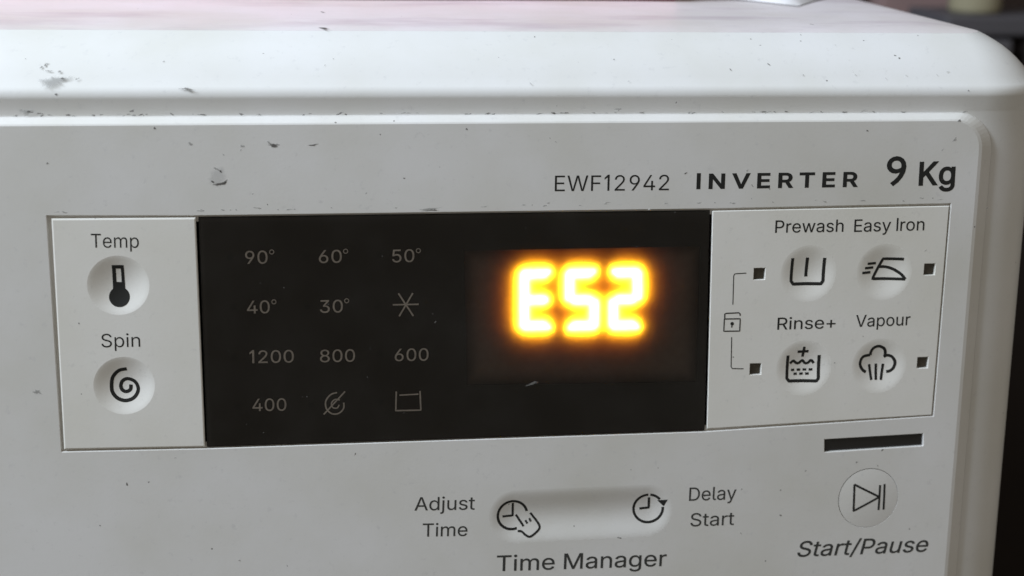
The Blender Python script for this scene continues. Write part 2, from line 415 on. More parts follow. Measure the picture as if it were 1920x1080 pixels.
# ------------------------------------------------------------------ lettering: outlines in 1/1000 em
GLYPHS = {
'r+':(453,"198,34 198,364 255,364 255,34|61,172 61,226 391,226 391,172"),
'r/':(249,"235,533 71,-76 14,-76 178,533"),
'r0':(453,"227,-7 199,-5 174,1 151,11 130,24 111,41 95,62 80,86 69,113 60,144 53,178 49,214 48,254 49,294 53,330 60,364 69,395 81,422 95,447 112,467 130,484 151,498 174,508 200,514 227,516 254,514 279,508 302,498 323,484 342,467 358,447 372,422 384,395 393,364 400,330 404,294 405,254 404,214 400,178 393,144 384,113 373,86 359,62 342,41 323,24 302,11 279,1 254,-5|227,50 245,51 261,56 276,63 290,74 303,87 313,103 323,122 330,144 336,168 340,194 343,223 344,254 343,285 340,314 336,341 330,365 323,387 313,405 303,422 290,435 276,446 261,453 245,458 227,460 209,458 192,453 177,446 163,435 151,422 140,405 131,387 123,365 117,341 113,314 110,285 109,254 110,223 113,194 117,168 123,144 131,122 140,103 151,87 163,74 177,63 192,56 209,51"),
'r2':(453,"64,0 64,47 234,229 248,243 261,257 272,270 282,282 291,294 299,305 305,316 311,327 315,337 318,348 320,360 320,371 319,385 317,397 313,408 308,419 301,428 293,436 283,443 273,449 262,454 250,457 237,459 224,460 209,459 196,457 184,453 172,447 162,441 153,433 145,424 139,413 134,402 130,390 128,376 127,362 66,362 67,384 71,405 77,424 86,442 98,459 111,473 126,486 143,496 162,505 182,511 203,514 225,516 247,514 268,511 288,505 306,497 323,486 337,474 350,461 361,445 370,428 376,411 380,392 381,372 380,358 378,345 375,331 371,318 365,304 357,290 347,275 336,259 322,241 306,223 288,202 267,180 153,60 153,57 389,57 389,0"),
'r3':(453,"218,-7 195,-6 173,-3 152,2 133,10 114,19 98,30 83,43 70,57 60,74 52,91 46,111 44,132 109,132 111,119 115,107 120,97 126,87 134,78 144,71 154,64 165,59 178,55 191,52 204,50 219,50 234,51 248,53 262,56 275,61 287,67 297,74 307,83 315,93 321,104 325,116 328,130 329,145 328,158 326,172 322,184 316,196 308,207 299,217 288,226 275,234 260,240 242,244 223,247 201,248 157,248 157,299 288,448 288,452 70,452 70,509 372,509 372,461 211,278 211,289 239,290 264,288 287,284 308,276 327,265 344,253 359,239 371,222 381,205 387,186 392,166 393,145 392,123 387,103 380,84 370,66 358,50 344,36 327,23 309,12 288,4 266,-2 243,-6"),
'r4':(453,"40,105 40,158 247,509 311,509 109,166 109,163 413,163 413,105|282,0 282,121 282,146 282,318 343,318 343,0"),
'r5':(453,"221,-7 199,-6 178,-2 159,3 140,11 123,21 108,32 94,45 83,60 73,76 66,93 62,111 60,130 122,130 124,119 127,108 132,98 138,89 145,80 154,73 163,66 173,60 184,56 196,52 208,50 221,50 236,51 250,53 264,58 276,64 288,72 298,82 307,92 314,104 320,117 324,131 327,146 328,162 327,178 324,193 320,208 314,221 306,233 297,244 286,254 275,262 262,269 248,273 233,276 218,277 205,276 192,275 180,272 167,268 156,264 145,258 136,252 128,246 67,253 96,509 366,509 366,452 151,452 134,301 136,301 145,308 155,315 166,320 178,325 190,329 203,331 216,333 229,334 247,333 263,330 279,326 294,321 308,314 321,306 334,296 345,285 355,273 364,260 372,246 379,231 384,215 388,199 390,181 391,163 390,139 385,117 379,95 369,76 357,57 343,41 327,27 309,15 289,6 268,-1 245,-5"),
'r6':(453,"226,-7 203,-5 182,-1 161,5 142,15 125,26 109,40 96,56 84,74 75,94 69,115 65,138 64,162 65,180 68,199 73,219 80,239 89,261 102,285 118,311 137,340 252,509 322,509 151,261 145,261 149,268 154,275 159,281 165,288 172,293 179,299 187,303 196,307 205,310 214,312 224,314 235,314 257,313 278,309 298,303 316,295 332,284 346,271 359,257 370,240 378,221 384,201 388,180 389,157 388,134 384,112 377,92 368,73 356,55 343,39 327,26 310,14 291,5 271,-2 249,-6|226,48 241,49 254,52 267,56 279,63 289,70 299,79 307,90 314,101 320,114 324,128 327,142 327,157 327,173 324,187 320,201 314,213 307,225 299,235 289,244 279,251 267,258 254,262 241,264 226,265 212,264 198,262 186,258 174,252 163,244 153,235 145,225 138,214 132,201 128,188 126,174 125,158 126,143 128,128 132,114 138,102 145,90 153,79 163,70 174,63 186,56 198,52 212,49"),
'r7':(453,"97,0 323,448 323,452 62,452 62,509 391,509 391,449 165,0"),
'r8':(453,"226,-7 201,-6 178,-2 156,3 136,11 117,21 101,33 86,47 74,62 64,78 57,96 53,115 52,135 53,151 55,166 59,181 65,195 72,208 81,220 90,231 101,241 113,249 125,256 139,261 153,265 153,267 135,273 119,282 105,293 93,308 83,324 76,342 72,360 70,380 72,399 75,417 82,434 90,450 101,464 114,477 129,488 146,498 164,506 184,511 204,514 226,516 248,514 269,511 288,506 306,498 323,488 337,477 350,464 361,450 370,434 377,417 380,399 382,380 380,361 376,342 369,324 359,308 347,293 333,282 318,273 300,267 300,265 314,261 327,256 339,249 351,241 362,231 372,220 380,208 387,195 393,181 397,166 400,151 401,135 399,115 395,96 388,78 378,62 366,47 352,33 335,21 317,11 296,3 275,-2 251,-6|226,49 243,50 258,52 272,55 285,60 296,66 307,74 315,82 323,91 329,102 333,113 336,126 337,139 336,152 333,165 329,177 322,189 314,199 305,208 295,216 283,223 270,228 256,232 242,234 226,235 211,234 196,232 182,228 169,223 157,216 147,208 138,199 130,189 123,177 119,165 116,152 115,139 116,126 119,113 123,102 129,91 136,82 145,74 156,66 167,60 180,55 195,52 210,50|226,290 239,290 252,292 263,296 274,300 284,306 293,313 300,321 307,330 312,341 316,351 318,363 319,376 318,388 316,399 313,410 308,420 301,429 294,437 285,444 275,449 264,454 252,457 240,459 226,460 213,459 200,457 188,454 177,449 167,444 159,437 151,429 145,420 139,410 136,399 134,388 133,376 134,363 136,351 139,341 145,330 151,321 159,313 168,306 178,300 189,296 201,292 213,290"),
'r9':(453,"226,516 249,514 271,510 291,503 310,494 328,482 343,468 356,452 368,434 377,414 384,393 388,371 389,347 388,328 385,309 380,290 373,270 363,248 350,224 334,197 315,168 200,0 130,0 301,248 307,248 303,240 299,234 294,227 287,221 281,215 273,210 265,206 257,202 248,199 238,196 228,195 218,195 195,196 175,199 155,206 137,214 121,225 106,237 94,252 83,269 74,287 68,307 65,329 64,352 65,375 69,397 75,417 85,436 96,454 110,469 125,483 143,494 162,504 182,510 203,514|226,460 212,459 199,457 186,452 174,446 163,438 154,429 145,419 138,407 133,395 129,381 126,367 125,352 126,336 129,322 133,308 138,295 145,284 154,274 163,265 174,257 186,251 199,247 212,244 226,243 240,244 254,247 267,251 279,257 289,265 299,273 307,284 314,295 320,308 324,321 327,335 327,350 327,366 324,381 320,394 314,407 307,419 299,429 290,438 279,446 267,452 254,457 241,459"),
'rA':(479,"16,0 201,509 276,509 463,0 395,0 287,302 282,317 276,334 270,352 264,372 257,394 250,420 241,447 232,478 245,478 236,447 228,419 220,393 213,371 206,351 201,333 195,317 191,302 85,0|110,142 110,199 370,199 370,142"),
'rD':(502,"219,0 96,0 96,57 215,57 244,58 272,63 296,70 318,81 337,94 354,110 368,128 379,149 388,172 394,198 398,226 399,255 398,285 394,312 388,337 379,361 368,381 354,399 338,415 320,428 299,438 275,446 249,450 221,452 93,452 93,509 225,509 261,507 294,501 325,492 353,478 377,461 399,441 418,418 433,391 446,361 455,329 460,293 462,255 460,217 455,181 446,149 433,119 417,92 398,68 376,48 351,31 322,17 291,8 256,2|125,509 125,0 60,0 60,509"),
'rE':(418,"60,0 60,509 372,509 372,452 125,452 125,286 355,286 355,229 125,229 125,57 375,57 375,0"),
'rF':(410,"60,0 60,509 369,509 369,452 125,452 125,278 346,278 346,221 125,221 125,0"),
'rK':(467,"104,145 104,216 113,228 122,239 130,250 139,261 148,272 157,282 165,293 174,303 184,314 193,324 202,334 212,344 364,509 448,509 231,276 228,276|60,0 60,509 125,509 125,334 124,225 125,193 125,0|372,0 188,259 228,309 449,0"),
'rM':(628,"60,0 60,509 152,509 277,187 280,181 282,174 285,167 287,159 299,123 302,113 305,103 308,93 311,84 322,49 307,49 318,83 330,121 342,158 345,167 348,174 350,181 352,187 476,509 568,509 568,0 504,0 504,291 504,327 505,369 506,413 507,457 513,457 509,445 505,433 502,421 498,409 482,363 478,352 474,341 471,331 467,322 456,291 342,0 286,0 170,291 168,297 165,304 162,312 159,321 145,361 141,372 137,384 133,396 129,408 125,420 121,432 116,445 112,457 119,457 120,416 121,372 122,328 122,291 122,0"),
'rN':(523,"60,0 60,509 136,509 343,183 347,176 352,169 357,160 363,151 369,141 375,130 381,119 388,107 394,94 401,82 407,68 414,55 405,54 403,68 402,81 401,95 401,108 400,121 400,134 399,146 399,157 399,195 399,509 463,509 463,0 387,0 202,290 196,300 190,310 184,320 177,331 171,342 164,354 156,367 148,381 108,452 119,454 122,384 123,368 123,354 124,340 124,328 125,317 125,307 125,298 125,291 125,0"),
'rP':(444,"60,0 60,509 235,509 263,507 289,503 312,497 332,487 350,476 366,462 379,447 390,430 398,411 404,391 407,370 409,348 407,325 404,304 398,284 390,265 379,248 366,233 350,219 332,207 312,198 289,191 263,187 235,186 109,186 109,242 233,242 252,243 269,246 284,250 297,256 308,264 318,272 327,282 333,294 338,306 342,319 344,333 344,348 344,362 342,376 338,389 333,402 326,413 318,423 308,431 297,439 284,444 268,449 251,451 232,452 125,452 125,0"),
'rR':(449,"60,0 60,509 236,509 264,507 290,504 313,497 333,489 351,478 367,465 380,450 390,433 399,415 405,395 408,374 409,352 408,330 405,309 399,290 390,271 380,255 367,240 351,228 333,217 312,209 289,203 264,199 236,198 96,198 96,255 234,255 252,256 269,258 284,262 298,267 309,273 319,281 327,290 334,300 339,312 342,324 344,338 345,352 344,367 342,380 339,393 334,405 327,415 319,425 309,433 298,440 284,445 269,449 252,451 233,452 125,452 125,0|353,0 230,229 303,229 428,0"),
'rS':(446,"224,-9 197,-8 172,-4 149,1 128,9 108,19 91,31 76,45 64,60 54,77 46,96 41,115 38,137 104,137 107,123 110,110 116,98 123,88 132,79 142,71 154,64 166,59 180,55 194,52 209,50 224,49 241,50 257,52 272,55 286,60 299,66 311,74 321,82 329,92 336,102 341,114 345,126 346,139 345,151 342,161 338,171 332,179 325,186 316,193 307,199 296,205 284,209 272,214 259,218 245,222 184,239 154,249 128,260 105,274 86,289 71,307 60,326 54,348 52,372 53,393 58,413 65,431 75,448 87,463 102,476 119,488 138,498 158,506 180,511 203,514 227,516 252,514 275,511 296,505 316,498 334,488 351,476 365,463 377,449 387,433 394,415 399,397 401,378 337,378 334,396 326,412 316,426 302,437 286,447 267,453 247,457 225,459 209,458 194,456 180,452 167,448 156,442 145,435 136,427 129,418 123,409 118,398 116,387 115,376 116,363 119,352 124,342 131,334 139,326 148,319 158,313 169,308 180,304 191,300 202,296 212,293 264,279 276,276 287,272 299,268 312,264 324,258 336,252 347,245 359,238 369,229 379,220 387,209 395,198 401,185 405,171 407,155 408,139 407,118 403,99 396,81 386,64 374,48 360,34 343,21 323,11 302,2 278,-4 252,-8"),
'rT':(448,"32,452 32,509 417,509 417,452 257,452 257,0 193,0 193,452"),
'rV':(479,"204,0 16,509 84,509 192,206 197,192 203,176 209,158 215,137 222,115 230,89 239,61 248,31 235,31 244,62 252,90 260,115 267,138 274,158 279,176 285,192 290,206 395,509 463,509 278,0"),
'rW':(686,"155,0 16,509 82,509 163,196 166,183 170,171 173,158 175,145 178,133 181,120 184,107 187,94 189,80 192,67 195,53 197,40 189,40 192,53 194,67 197,80 200,94 203,107 205,120 208,133 211,145 214,158 218,171 221,183 224,196 306,509 380,509 462,196 465,183 468,171 471,158 474,145 477,133 480,120 483,107 486,94 489,80 492,67 494,53 497,40 488,40 491,53 493,67 496,80 499,94 502,107 504,120 507,133 510,145 523,196 603,509 670,509 530,0 455,0 368,323 363,339 359,356 355,373 351,391 347,410 344,431 340,452 336,475 350,475 346,453 342,433 339,413 335,395 331,377 327,359 323,341 318,323 230,0"),
'ra':(389,"160,-9 142,-8 126,-5 110,-1 94,5 80,12 68,22 57,32 48,45 40,58 35,73 31,90 30,108 31,123 34,138 38,150 43,161 50,171 58,179 67,187 78,193 89,199 100,203 112,207 125,211 138,213 152,216 165,218 178,220 194,222 209,224 222,225 234,227 244,228 252,230 259,232 265,235 270,238 273,243 275,248 276,255 276,257 275,268 273,279 271,288 267,297 262,304 256,311 248,317 240,322 230,326 220,329 208,330 196,331 183,330 171,329 159,326 149,322 140,318 132,313 124,307 118,301 112,294 107,288 103,281 100,274 41,291 48,308 57,322 67,335 79,346 91,355 104,364 118,370 133,375 148,379 163,382 179,384 194,384 204,384 215,383 227,382 239,379 251,376 263,372 275,367 286,360 296,353 306,343 315,333 322,320 329,306 333,290 336,272 337,251 337,0 277,0 277,52 272,52 269,45 264,38 258,32 252,25 244,18 236,12 226,6 215,1 203,-3 190,-6 176,-8|170,45 187,46 202,49 216,53 228,59 239,66 248,74 257,83 263,93 269,104 272,115 275,126 276,138 276,190 273,188 270,186 265,184 259,182 253,180 246,179 239,177 231,176 223,175 216,173 208,172 200,171 175,168 165,166 154,164 144,162 134,159 125,155 117,150 110,145 103,139 98,132 95,124 93,115 92,105 92,95 94,87 98,79 102,72 107,66 114,61 121,56 130,52 139,49 149,47 159,46"),
'rd':(424,"195,-8 172,-7 151,-2 130,5 111,16 94,29 79,45 66,64 55,84 46,108 39,133 35,160 34,189 35,218 39,245 46,270 55,293 66,313 79,332 95,347 112,361 131,371 151,378 173,383 196,384 213,384 228,381 241,378 253,373 263,367 272,360 280,353 287,346 293,338 298,331 303,325 306,319 311,319 311,509 372,509 372,0 313,0 313,59 307,59 303,53 298,46 293,39 287,31 280,24 272,17 263,10 252,4 241,-1 227,-5 212,-7|205,47 221,48 236,51 250,57 263,65 274,75 284,86 293,100 299,115 305,132 309,150 311,169 312,189 311,210 309,229 305,247 300,263 293,278 284,291 275,302 263,312 251,320 237,325 221,329 205,330 187,329 172,325 157,319 145,311 133,301 124,290 115,276 108,261 103,245 99,227 97,209 96,189 97,170 99,151 103,133 109,117 115,101 124,88 134,76 145,66 158,57 172,51 188,48"),
're':(404,"212,-8 185,-7 161,-2 138,6 117,16 98,30 82,46 68,64 56,85 46,108 40,132 35,159 34,187 35,215 39,242 46,267 55,290 67,311 81,329 97,346 115,359 135,370 157,378 180,383 205,384 221,384 236,382 251,379 266,374 280,368 294,361 307,351 319,341 331,329 341,315 350,299 357,282 363,263 368,242 370,219 371,194 371,169 75,169 75,221 338,221 310,202 309,220 307,237 303,254 298,269 291,282 283,294 273,305 263,314 250,321 237,326 222,329 205,330 189,329 173,326 159,321 146,313 135,304 125,294 116,282 109,270 103,256 99,241 97,226 96,211 96,178 97,157 100,139 104,122 110,106 118,92 128,80 139,70 151,61 165,55 179,50 195,47 212,46 224,47 234,48 244,50 254,53 263,56 271,61 278,66 285,73 292,80 297,88 302,96 306,105 365,91 360,77 353,63 345,51 335,39 324,29 311,19 298,11 283,4 266,-1 249,-5 231,-7"),
'rg':(425,"207,-151 187,-150 168,-148 150,-144 134,-140 119,-134 105,-127 93,-119 82,-110 73,-101 64,-91 57,-80 51,-69 101,-41 106,-47 110,-53 116,-59 122,-66 128,-72 136,-78 145,-83 154,-88 165,-92 178,-95 192,-97 207,-97 229,-96 249,-92 267,-85 282,-75 295,-62 304,-47 310,-28 311,-6 311,68 306,68 302,62 298,56 293,49 287,41 280,34 272,28 263,21 252,16 241,11 227,8 212,5 195,5 173,6 152,10 132,17 113,27 95,39 80,53 67,71 55,90 46,112 39,136 35,163 34,191 35,220 39,246 46,271 55,293 66,314 80,332 95,347 112,361 131,371 152,378 173,383 196,384 213,384 228,382 242,378 253,373 264,367 273,360 281,353 288,346 294,338 299,331 304,325 308,319 313,319 313,379 372,379 372,-9 371,-32 367,-54 360,-73 350,-90 338,-104 324,-117 308,-127 291,-136 271,-142 251,-147 229,-150|205,59 222,60 237,63 251,68 264,75 275,84 285,95 293,107 300,121 305,137 309,154 312,172 312,193 312,212 309,231 305,248 300,264 293,278 285,291 275,303 264,312 251,320 237,325 222,329 205,330 188,329 172,325 158,320 145,312 134,302 124,290 115,277 109,262 103,246 99,229 97,212 96,193 97,173 99,155 103,138 109,123 116,108 124,96 134,85 145,76 158,68 172,63 188,60"),
'rh':(410,"114,227 114,0 53,0 53,509 114,509 114,287 102,287 112,312 124,332 137,349 152,362 169,372 187,379 207,383 227,384 246,383 264,380 280,376 295,369 309,360 321,349 332,336 341,321 348,304 353,285 356,264 357,240 357,0 296,0 296,235 295,256 290,275 283,291 273,304 260,315 246,323 229,328 210,329 197,328 184,326 172,322 161,317 150,311 141,303 133,293 126,283 121,271 117,257 114,243"),
'ri':(166,"53,0 53,379 114,379 114,0|84,443 75,444 67,446 60,449 54,455 48,461 44,468 42,475 41,483 42,491 44,499 48,506 54,512 60,517 67,521 75,523 84,524 92,523 100,521 107,517 114,512 119,506 123,499 126,491 126,483 126,475 123,468 119,461 114,455 107,449 100,446 92,444"),
'rj':(166,"53,379 114,379 114,-30 113,-47 111,-63 107,-77 102,-90 95,-102 86,-113 76,-122 65,-129 52,-135 37,-139 21,-142 4,-143 -10,-143 -10,-87 2,-87 14,-86 25,-83 34,-78 40,-72 46,-64 50,-54 52,-42 53,-29|83,443 75,444 67,446 60,449 53,455 48,461 44,468 42,475 41,483 42,491 44,499 48,506 53,512 60,517 67,521 75,523 83,524 92,523 100,521 107,517 114,512 119,506 123,499 125,491 126,483 125,475 123,468 119,461 114,455 107,449 100,446 92,444"),
'rl':(189,"139,-2 119,-1 101,3 86,10 74,20 65,33 58,47 54,65 53,84 53,509 114,509 114,99 114,87 115,77 117,68 120,62 124,58 130,54 137,53 146,52 160,53 170,54 181,3 176,2 172,1 167,0 162,-1 156,-2 151,-2 145,-2"),
'rm':(610,"53,0 53,379 112,379 112,295 108,295 112,310 118,323 125,335 132,346 141,355 151,363 161,370 172,376 183,380 195,384 207,386 219,386 239,385 257,380 273,372 287,361 299,347 309,331 316,314 321,295 312,295 317,308 322,321 329,332 337,343 347,353 357,361 368,369 381,375 394,380 407,383 422,385 437,386 453,385 468,383 483,378 497,372 510,364 522,354 532,342 541,328 548,313 553,296 556,276 557,255 557,0 496,0 496,254 494,273 490,289 483,302 473,313 460,321 447,326 433,329 419,330 406,330 395,328 384,324 374,320 365,314 358,307 351,299 345,290 341,280 338,270 336,259 335,247 335,0 274,0 274,260 273,275 269,288 262,301 253,311 242,320 229,326 215,329 199,330 188,330 178,328 168,325 158,320 148,314 140,307 132,299 126,289 121,278 117,266 114,253 114,238 114,0"),
'rn':(410,"114,227 114,0 53,0 53,379 112,379 112,287 102,287 112,312 124,332 137,349 152,362 169,372 187,379 207,383 227,384 246,383 264,380 280,376 295,369 309,360 321,349 332,336 341,321 348,304 353,285 356,264 357,240 357,0 296,0 296,235 295,256 290,275 283,291 273,304 260,315 246,323 229,328 210,329 197,328 184,326 172,322 161,317 150,311 141,303 133,293 126,283 121,271 117,257 114,243"),
'ro':(415,"207,-8 182,-7 159,-2 137,6 117,16 98,30 82,46 68,64 56,85 46,108 40,133 36,159 34,187 36,216 40,243 46,268 56,291 68,312 82,330 98,346 117,360 137,371 159,378 182,383 207,384 233,383 256,378 278,371 299,360 317,346 333,330 347,312 359,291 369,268 376,243 380,216 381,187 380,159 376,133 369,108 359,85 347,64 333,46 317,30 299,16 278,6 256,-2 233,-7|207,46 226,48 242,51 257,57 270,66 282,76 292,89 300,102 307,117 312,134 316,151 318,169 319,187 318,206 316,224 312,242 307,258 300,274 292,287 282,300 270,310 257,319 242,325 226,329 207,330 189,329 173,325 158,319 145,310 134,300 124,287 115,274 108,258 103,242 99,224 97,206 96,187 97,169 99,151 103,134 108,117 115,102 124,89 134,76 145,66 158,57 173,51 189,48"),
'rp':(424,"53,-143 53,379 112,379 112,319 118,319 122,325 126,331 131,338 137,346 144,353 152,360 161,367 171,373 183,378 197,381 212,384 229,384 252,383 274,378 294,371 313,361 330,347 345,332 359,313 370,293 379,270 385,245 389,218 390,189 389,160 385,133 379,108 370,84 359,64 346,45 330,29 313,16 294,5 274,-2 252,-7 229,-8 213,-7 198,-5 184,-1 173,4 162,10 153,17 145,24 138,31 132,39 127,46 122,53 118,59 114,59 114,-143|220,47 237,48 253,51 267,57 279,66 291,76 301,88 309,101 316,117 321,133 325,151 327,170 328,189 327,209 325,227 321,245 316,261 309,276 301,290 291,301 280,311 267,319 253,325 237,329 220,330 203,329 188,325 174,320 161,312 150,302 140,291 132,278 125,263 120,247 116,229 113,210 113,189 113,169 116,150 120,132 125,115 132,100 140,86 150,75 162,65 174,57 188,51 204,48"),
'rr':(259,"53,0 53,379 112,379 112,321 115,321 122,335 130,347 140,358 152,367 166,375 181,380 196,384 213,385 229,384 243,384 243,322 230,324 224,325 219,325 213,326 207,326 194,325 182,323 170,319 159,315 149,309 140,301 132,293 126,284 121,273 117,262 114,250 114,237 114,0"),
'rs':(365,"182,-8 163,-7 145,-5 128,-2 112,3 98,10 84,18 72,27 62,38 53,50 45,63 40,78 36,94 94,107 99,92 105,79 114,69 124,60 136,54 150,49 165,46 181,45 200,46 217,50 232,55 244,62 255,71 262,81 267,91 268,103 267,112 265,121 260,129 254,136 246,142 237,147 225,151 212,155 149,170 125,177 104,186 87,196 72,208 61,222 53,237 48,255 47,274 48,290 51,305 57,319 65,332 75,343 87,354 100,363 115,370 131,377 149,381 167,384 187,384 206,384 223,381 239,378 254,372 267,366 279,358 290,349 299,339 307,328 314,316 319,303 324,290 268,277 264,288 258,298 251,307 243,316 232,323 219,328 205,331 187,333 171,332 156,329 143,324 131,317 121,308 114,299 110,289 109,277 110,267 112,258 117,250 124,243 133,237 144,232 157,227 172,223 229,209 254,202 275,194 292,183 306,171 317,158 325,142 330,125 331,107 330,90 326,75 321,61 312,47 302,35 290,24 276,15 260,6 242,0 223,-5 203,-7"),
'rt':(227,"204,379 204,327 6,327 6,379|65,471 126,471 126,98 127,86 128,76 132,68 136,61 142,56 150,53 159,51 170,50 185,51 202,54 213,2 208,0 203,-1 198,-2 192,-3 186,-3 180,-4 174,-4 168,-4 145,-3 125,2 107,10 92,21 80,35 72,52 67,71 65,93"),
'ru':(410,"182,-5 164,-4 146,-1 130,4 115,11 101,20 89,31 78,44 69,59 62,76 57,95 54,116 53,139 53,379 114,379 114,144 115,123 119,105 127,89 137,75 150,64 164,56 181,52 200,50 213,51 226,53 238,57 249,62 259,69 268,77 276,86 283,97 289,109 293,122 295,137 296,153 296,379 357,379 357,0 298,0 298,92 307,92 297,67 286,47 272,30 257,17 240,7 222,0 203,-4"),
'rw':(567,"138,0 23,379 87,379 133,214 138,196 143,177 149,157 154,137 159,115 165,91 170,67 175,41 165,41 170,66 175,90 180,113 186,135 191,156 196,176 201,195 206,214 252,379 316,379 362,214 366,196 371,176 376,157 382,136 387,114 392,91 397,67 402,41 391,41 397,66 402,90 408,113 413,135 418,156 423,176 429,195 434,214 480,379 545,379 429,0 368,0 319,172 305,225 301,239 297,252 294,266 291,280 277,338 291,338 277,280 273,266 270,252 266,238 263,225 259,211 255,198 252,185 248,172 199,0"),
'ry':(389,"47,-139 61,-86 71,-87 80,-89 88,-90 96,-90 104,-89 111,-87 118,-84 124,-80 130,-74 136,-67 141,-58 146,-48 151,-36 163,-1 17,379 84,379 165,155 171,138 177,121 182,104 187,87 191,70 196,53 201,37 206,21 184,21 188,37 193,53 198,70 202,87 207,104 212,121 218,138 224,155 305,379 371,379 204,-58 198,-72 191,-85 184,-97 177,-107 168,-116 159,-124 150,-130 139,-136 128,-140 117,-143 104,-145 91,-145 84,-145 77,-145 71,-144 65,-143 59,-142 54,-141 51,-140"),
'g9':(500,"187,-9 297,80 384,191 441,316 461,442 445,541 400,620 331,672 244,691 158,674 93,628 51,563 36,489 51,411 92,348 153,305 229,290 257,292 284,298 311,307 335,319 311,253 267,187 205,123 127,63|134,490 142,533 166,568 201,590 246,598 290,588 327,561 351,522 360,475 360,463 359,450 358,436 355,420 327,403 299,392 273,385 250,383 205,391 168,414 143,448"),
'gK':(656,"285,359 582,682 460,682 173,370 173,682 75,682 75,0 173,0 173,337 520,0 655,0"),
'gg':(427,"421,449 236,449 154,438 93,407 54,359 40,294 41,270 46,248 53,228 64,210 78,193 95,178 116,164 139,153 139,151 110,141 87,126 73,108 68,87 71,72 79,58 93,44 113,30 62,12 27,-14 7,-49 0,-94 15,-149 58,-192 124,-220 207,-230 296,-220 363,-192 405,-147 419,-87 412,-46 390,-10 350,18 289,38 230,51 187,64 161,79 152,96 172,123 221,134 280,148 334,181 349,200 363,226 372,254 376,282 374,308 366,332 351,355 329,380 421,380|296,293 290,259 272,233 245,215 210,209 173,215 145,232 126,258 120,291 127,322 146,348 174,366 209,372 242,366 270,349 289,323|333,-94 325,-121 300,-142 261,-155 209,-159 155,-155 116,-141 92,-120 84,-90 91,-62 113,-41 145,-27 186,-22 232,-25 280,-37 318,-59"),
}

GLYPHS["rI"] = (150, "45,0 45,530 108,530 108,0")
GLYPHS["r1"] = (300, "150,0 150,437 55,360 55,428 158,530 216,530 216,0")
GLYPHS["r "] = (170, "")

def glyph(key):
    adv, s = GLYPHS[key]
    loops = [[tuple(int(q) / 1000 for q in p.split(",")) for p in l.split()] for l in s.split("|") if l]
    return adv / 1000, loops

def text(name, s, left, right, cap, mat, parent, fam="r", weight=0.0, track=0.0, slant=0.0, y=0.0, label=None, lift=0.03):
    """set a line of print: its ink runs from left to right (mm on the panel), capitals are cap mm high"""
    glyphs = []; x = 0.0; capu = 0.5302
    for ch in s:
        adv, loops = glyph(fam + ch)
        if weight: loops = [offset(l, weight if fam == "r" else -weight) for l in loops]
        if loops: glyphs.append([[(px + x, pz) for px, pz in l] for l in loops])
        x += adv + track
    x0 = min(p[0] for g in glyphs for l in g for p in l); x1 = max(p[0] for g in glyphs for l in g for p in l)
    if fam == "g": capu = max(p[1] for g in glyphs for l in g for p in l)
    d = Vector(right) - Vector(left); wmm = d.length; d.normalize(); nrm = Vector((-d.y, d.x))
    sx, sz = wmm / (x1 - x0), cap / capu
    m = Mesh()
    for g in glyphs:
        vs_ = []; ed = []
        for l in g:
            i0 = len(vs_); n = len(l)
            vs_ += [Vector(p) * 10 for p in l]; ed += [(i0 + k, i0 + (k + 1) % n) for k in range(n)]
        ov, oe, of, *_ = delaunay_2d_cdt(vs_, ed, [], 0, 1e-5)
        i0 = len(m.v)
        for p in ov:
            q = Vector(left) + d * ((p.x / 10 - x0) * sx + p.y / 10 * sz * slant) + nrm * (p.y / 10 * sz)
            m.v.append((q.x, y - lift, q.y))
        for f in of:
            c = sum((ov[k] for k in f), Vector((0, 0))) / len(f) / 10
            wn = 0
            for l in g:
                for (ax, ay), (bx, by) in zip(l, l[1:] + l[:1]):
                    if (ay <= c.y) != (by <= c.y):
                        cr = (bx - ax) * (c.y - ay) - (c.x - ax) * (by - ay)
                        if ay <= c.y and cr > 0: wn += 1
                        elif ay > c.y and cr < 0: wn -= 1
            if wn: m.f.append(tuple(i0 + k for k in f))
    o = mesh_obj(name, m.v, m.f, mat, parent, front=True)
    if label: o["label"] = label
    return o

# ------------------------------------------------------------------ the setting
def box(name, x0, x1, y0, y1, z0, z1, mat, parent=None, bevel=2.0):
    import bmesh
    bm = bmesh.new(); bmesh.ops.create_cube(bm, size=1.0)
    for v in bm.verts: v.co = Vector(((x0 + x1) / 2 + v.co.x * (x1 - x0), (y0 + y1) / 2 + v.co.y * (y1 - y0), (z0 + z1) / 2 + ZO + v.co.z * (z1 - z0))) * MM
    if bevel: bmesh.ops.bevel(bm, geom=bm.edges[:], offset=bevel * MM, segments=2, affect='EDGES', profile=0.5)
    me = bpy.data.meshes.new(name); bm.to_mesh(me); bm.free(); me.materials.append(mat)
    return link(bpy.data.objects.new(name, me), parent)

M_WALL = plain("dark_brown_wall", (0.042, 0.027, 0.021), 0.8, 0.2, bump=0.3, bump_scale=60, var=0.5, var_scale=5)
M_FLOOR = plain("grey_brown_floor", (0.10, 0.085, 0.07), 0.6, 0.3, var=0.3, var_scale=6)
wall = box("wall", -1600, 1800, 900, 960, -820, 1300, M_WALL, bevel=0); wall["kind"] = "structure"
floor = box("floor", -1600, 1800, -1400, 900, -860, -820, M_FLOOR, bevel=0); floor["kind"] = "structure"

# ------------------------------------------------------------------ washing machine
washer = bpy.data.objects.new("washing_machine", None)
washer.location = ROOT_LOC
scene.collection.objects.link(washer)
washer["label"] = "white front-loading washing machine showing an amber error code on its control panel"
washer["category"] = "washing machine"

XL, XR, YF, YB, RC = -443.0, 157.3, 2.2, 552.0, 26.0
OC, ZC, ZM = 17.60, 66.82, 52.65          # inset and height of the front crease, height of the fillet

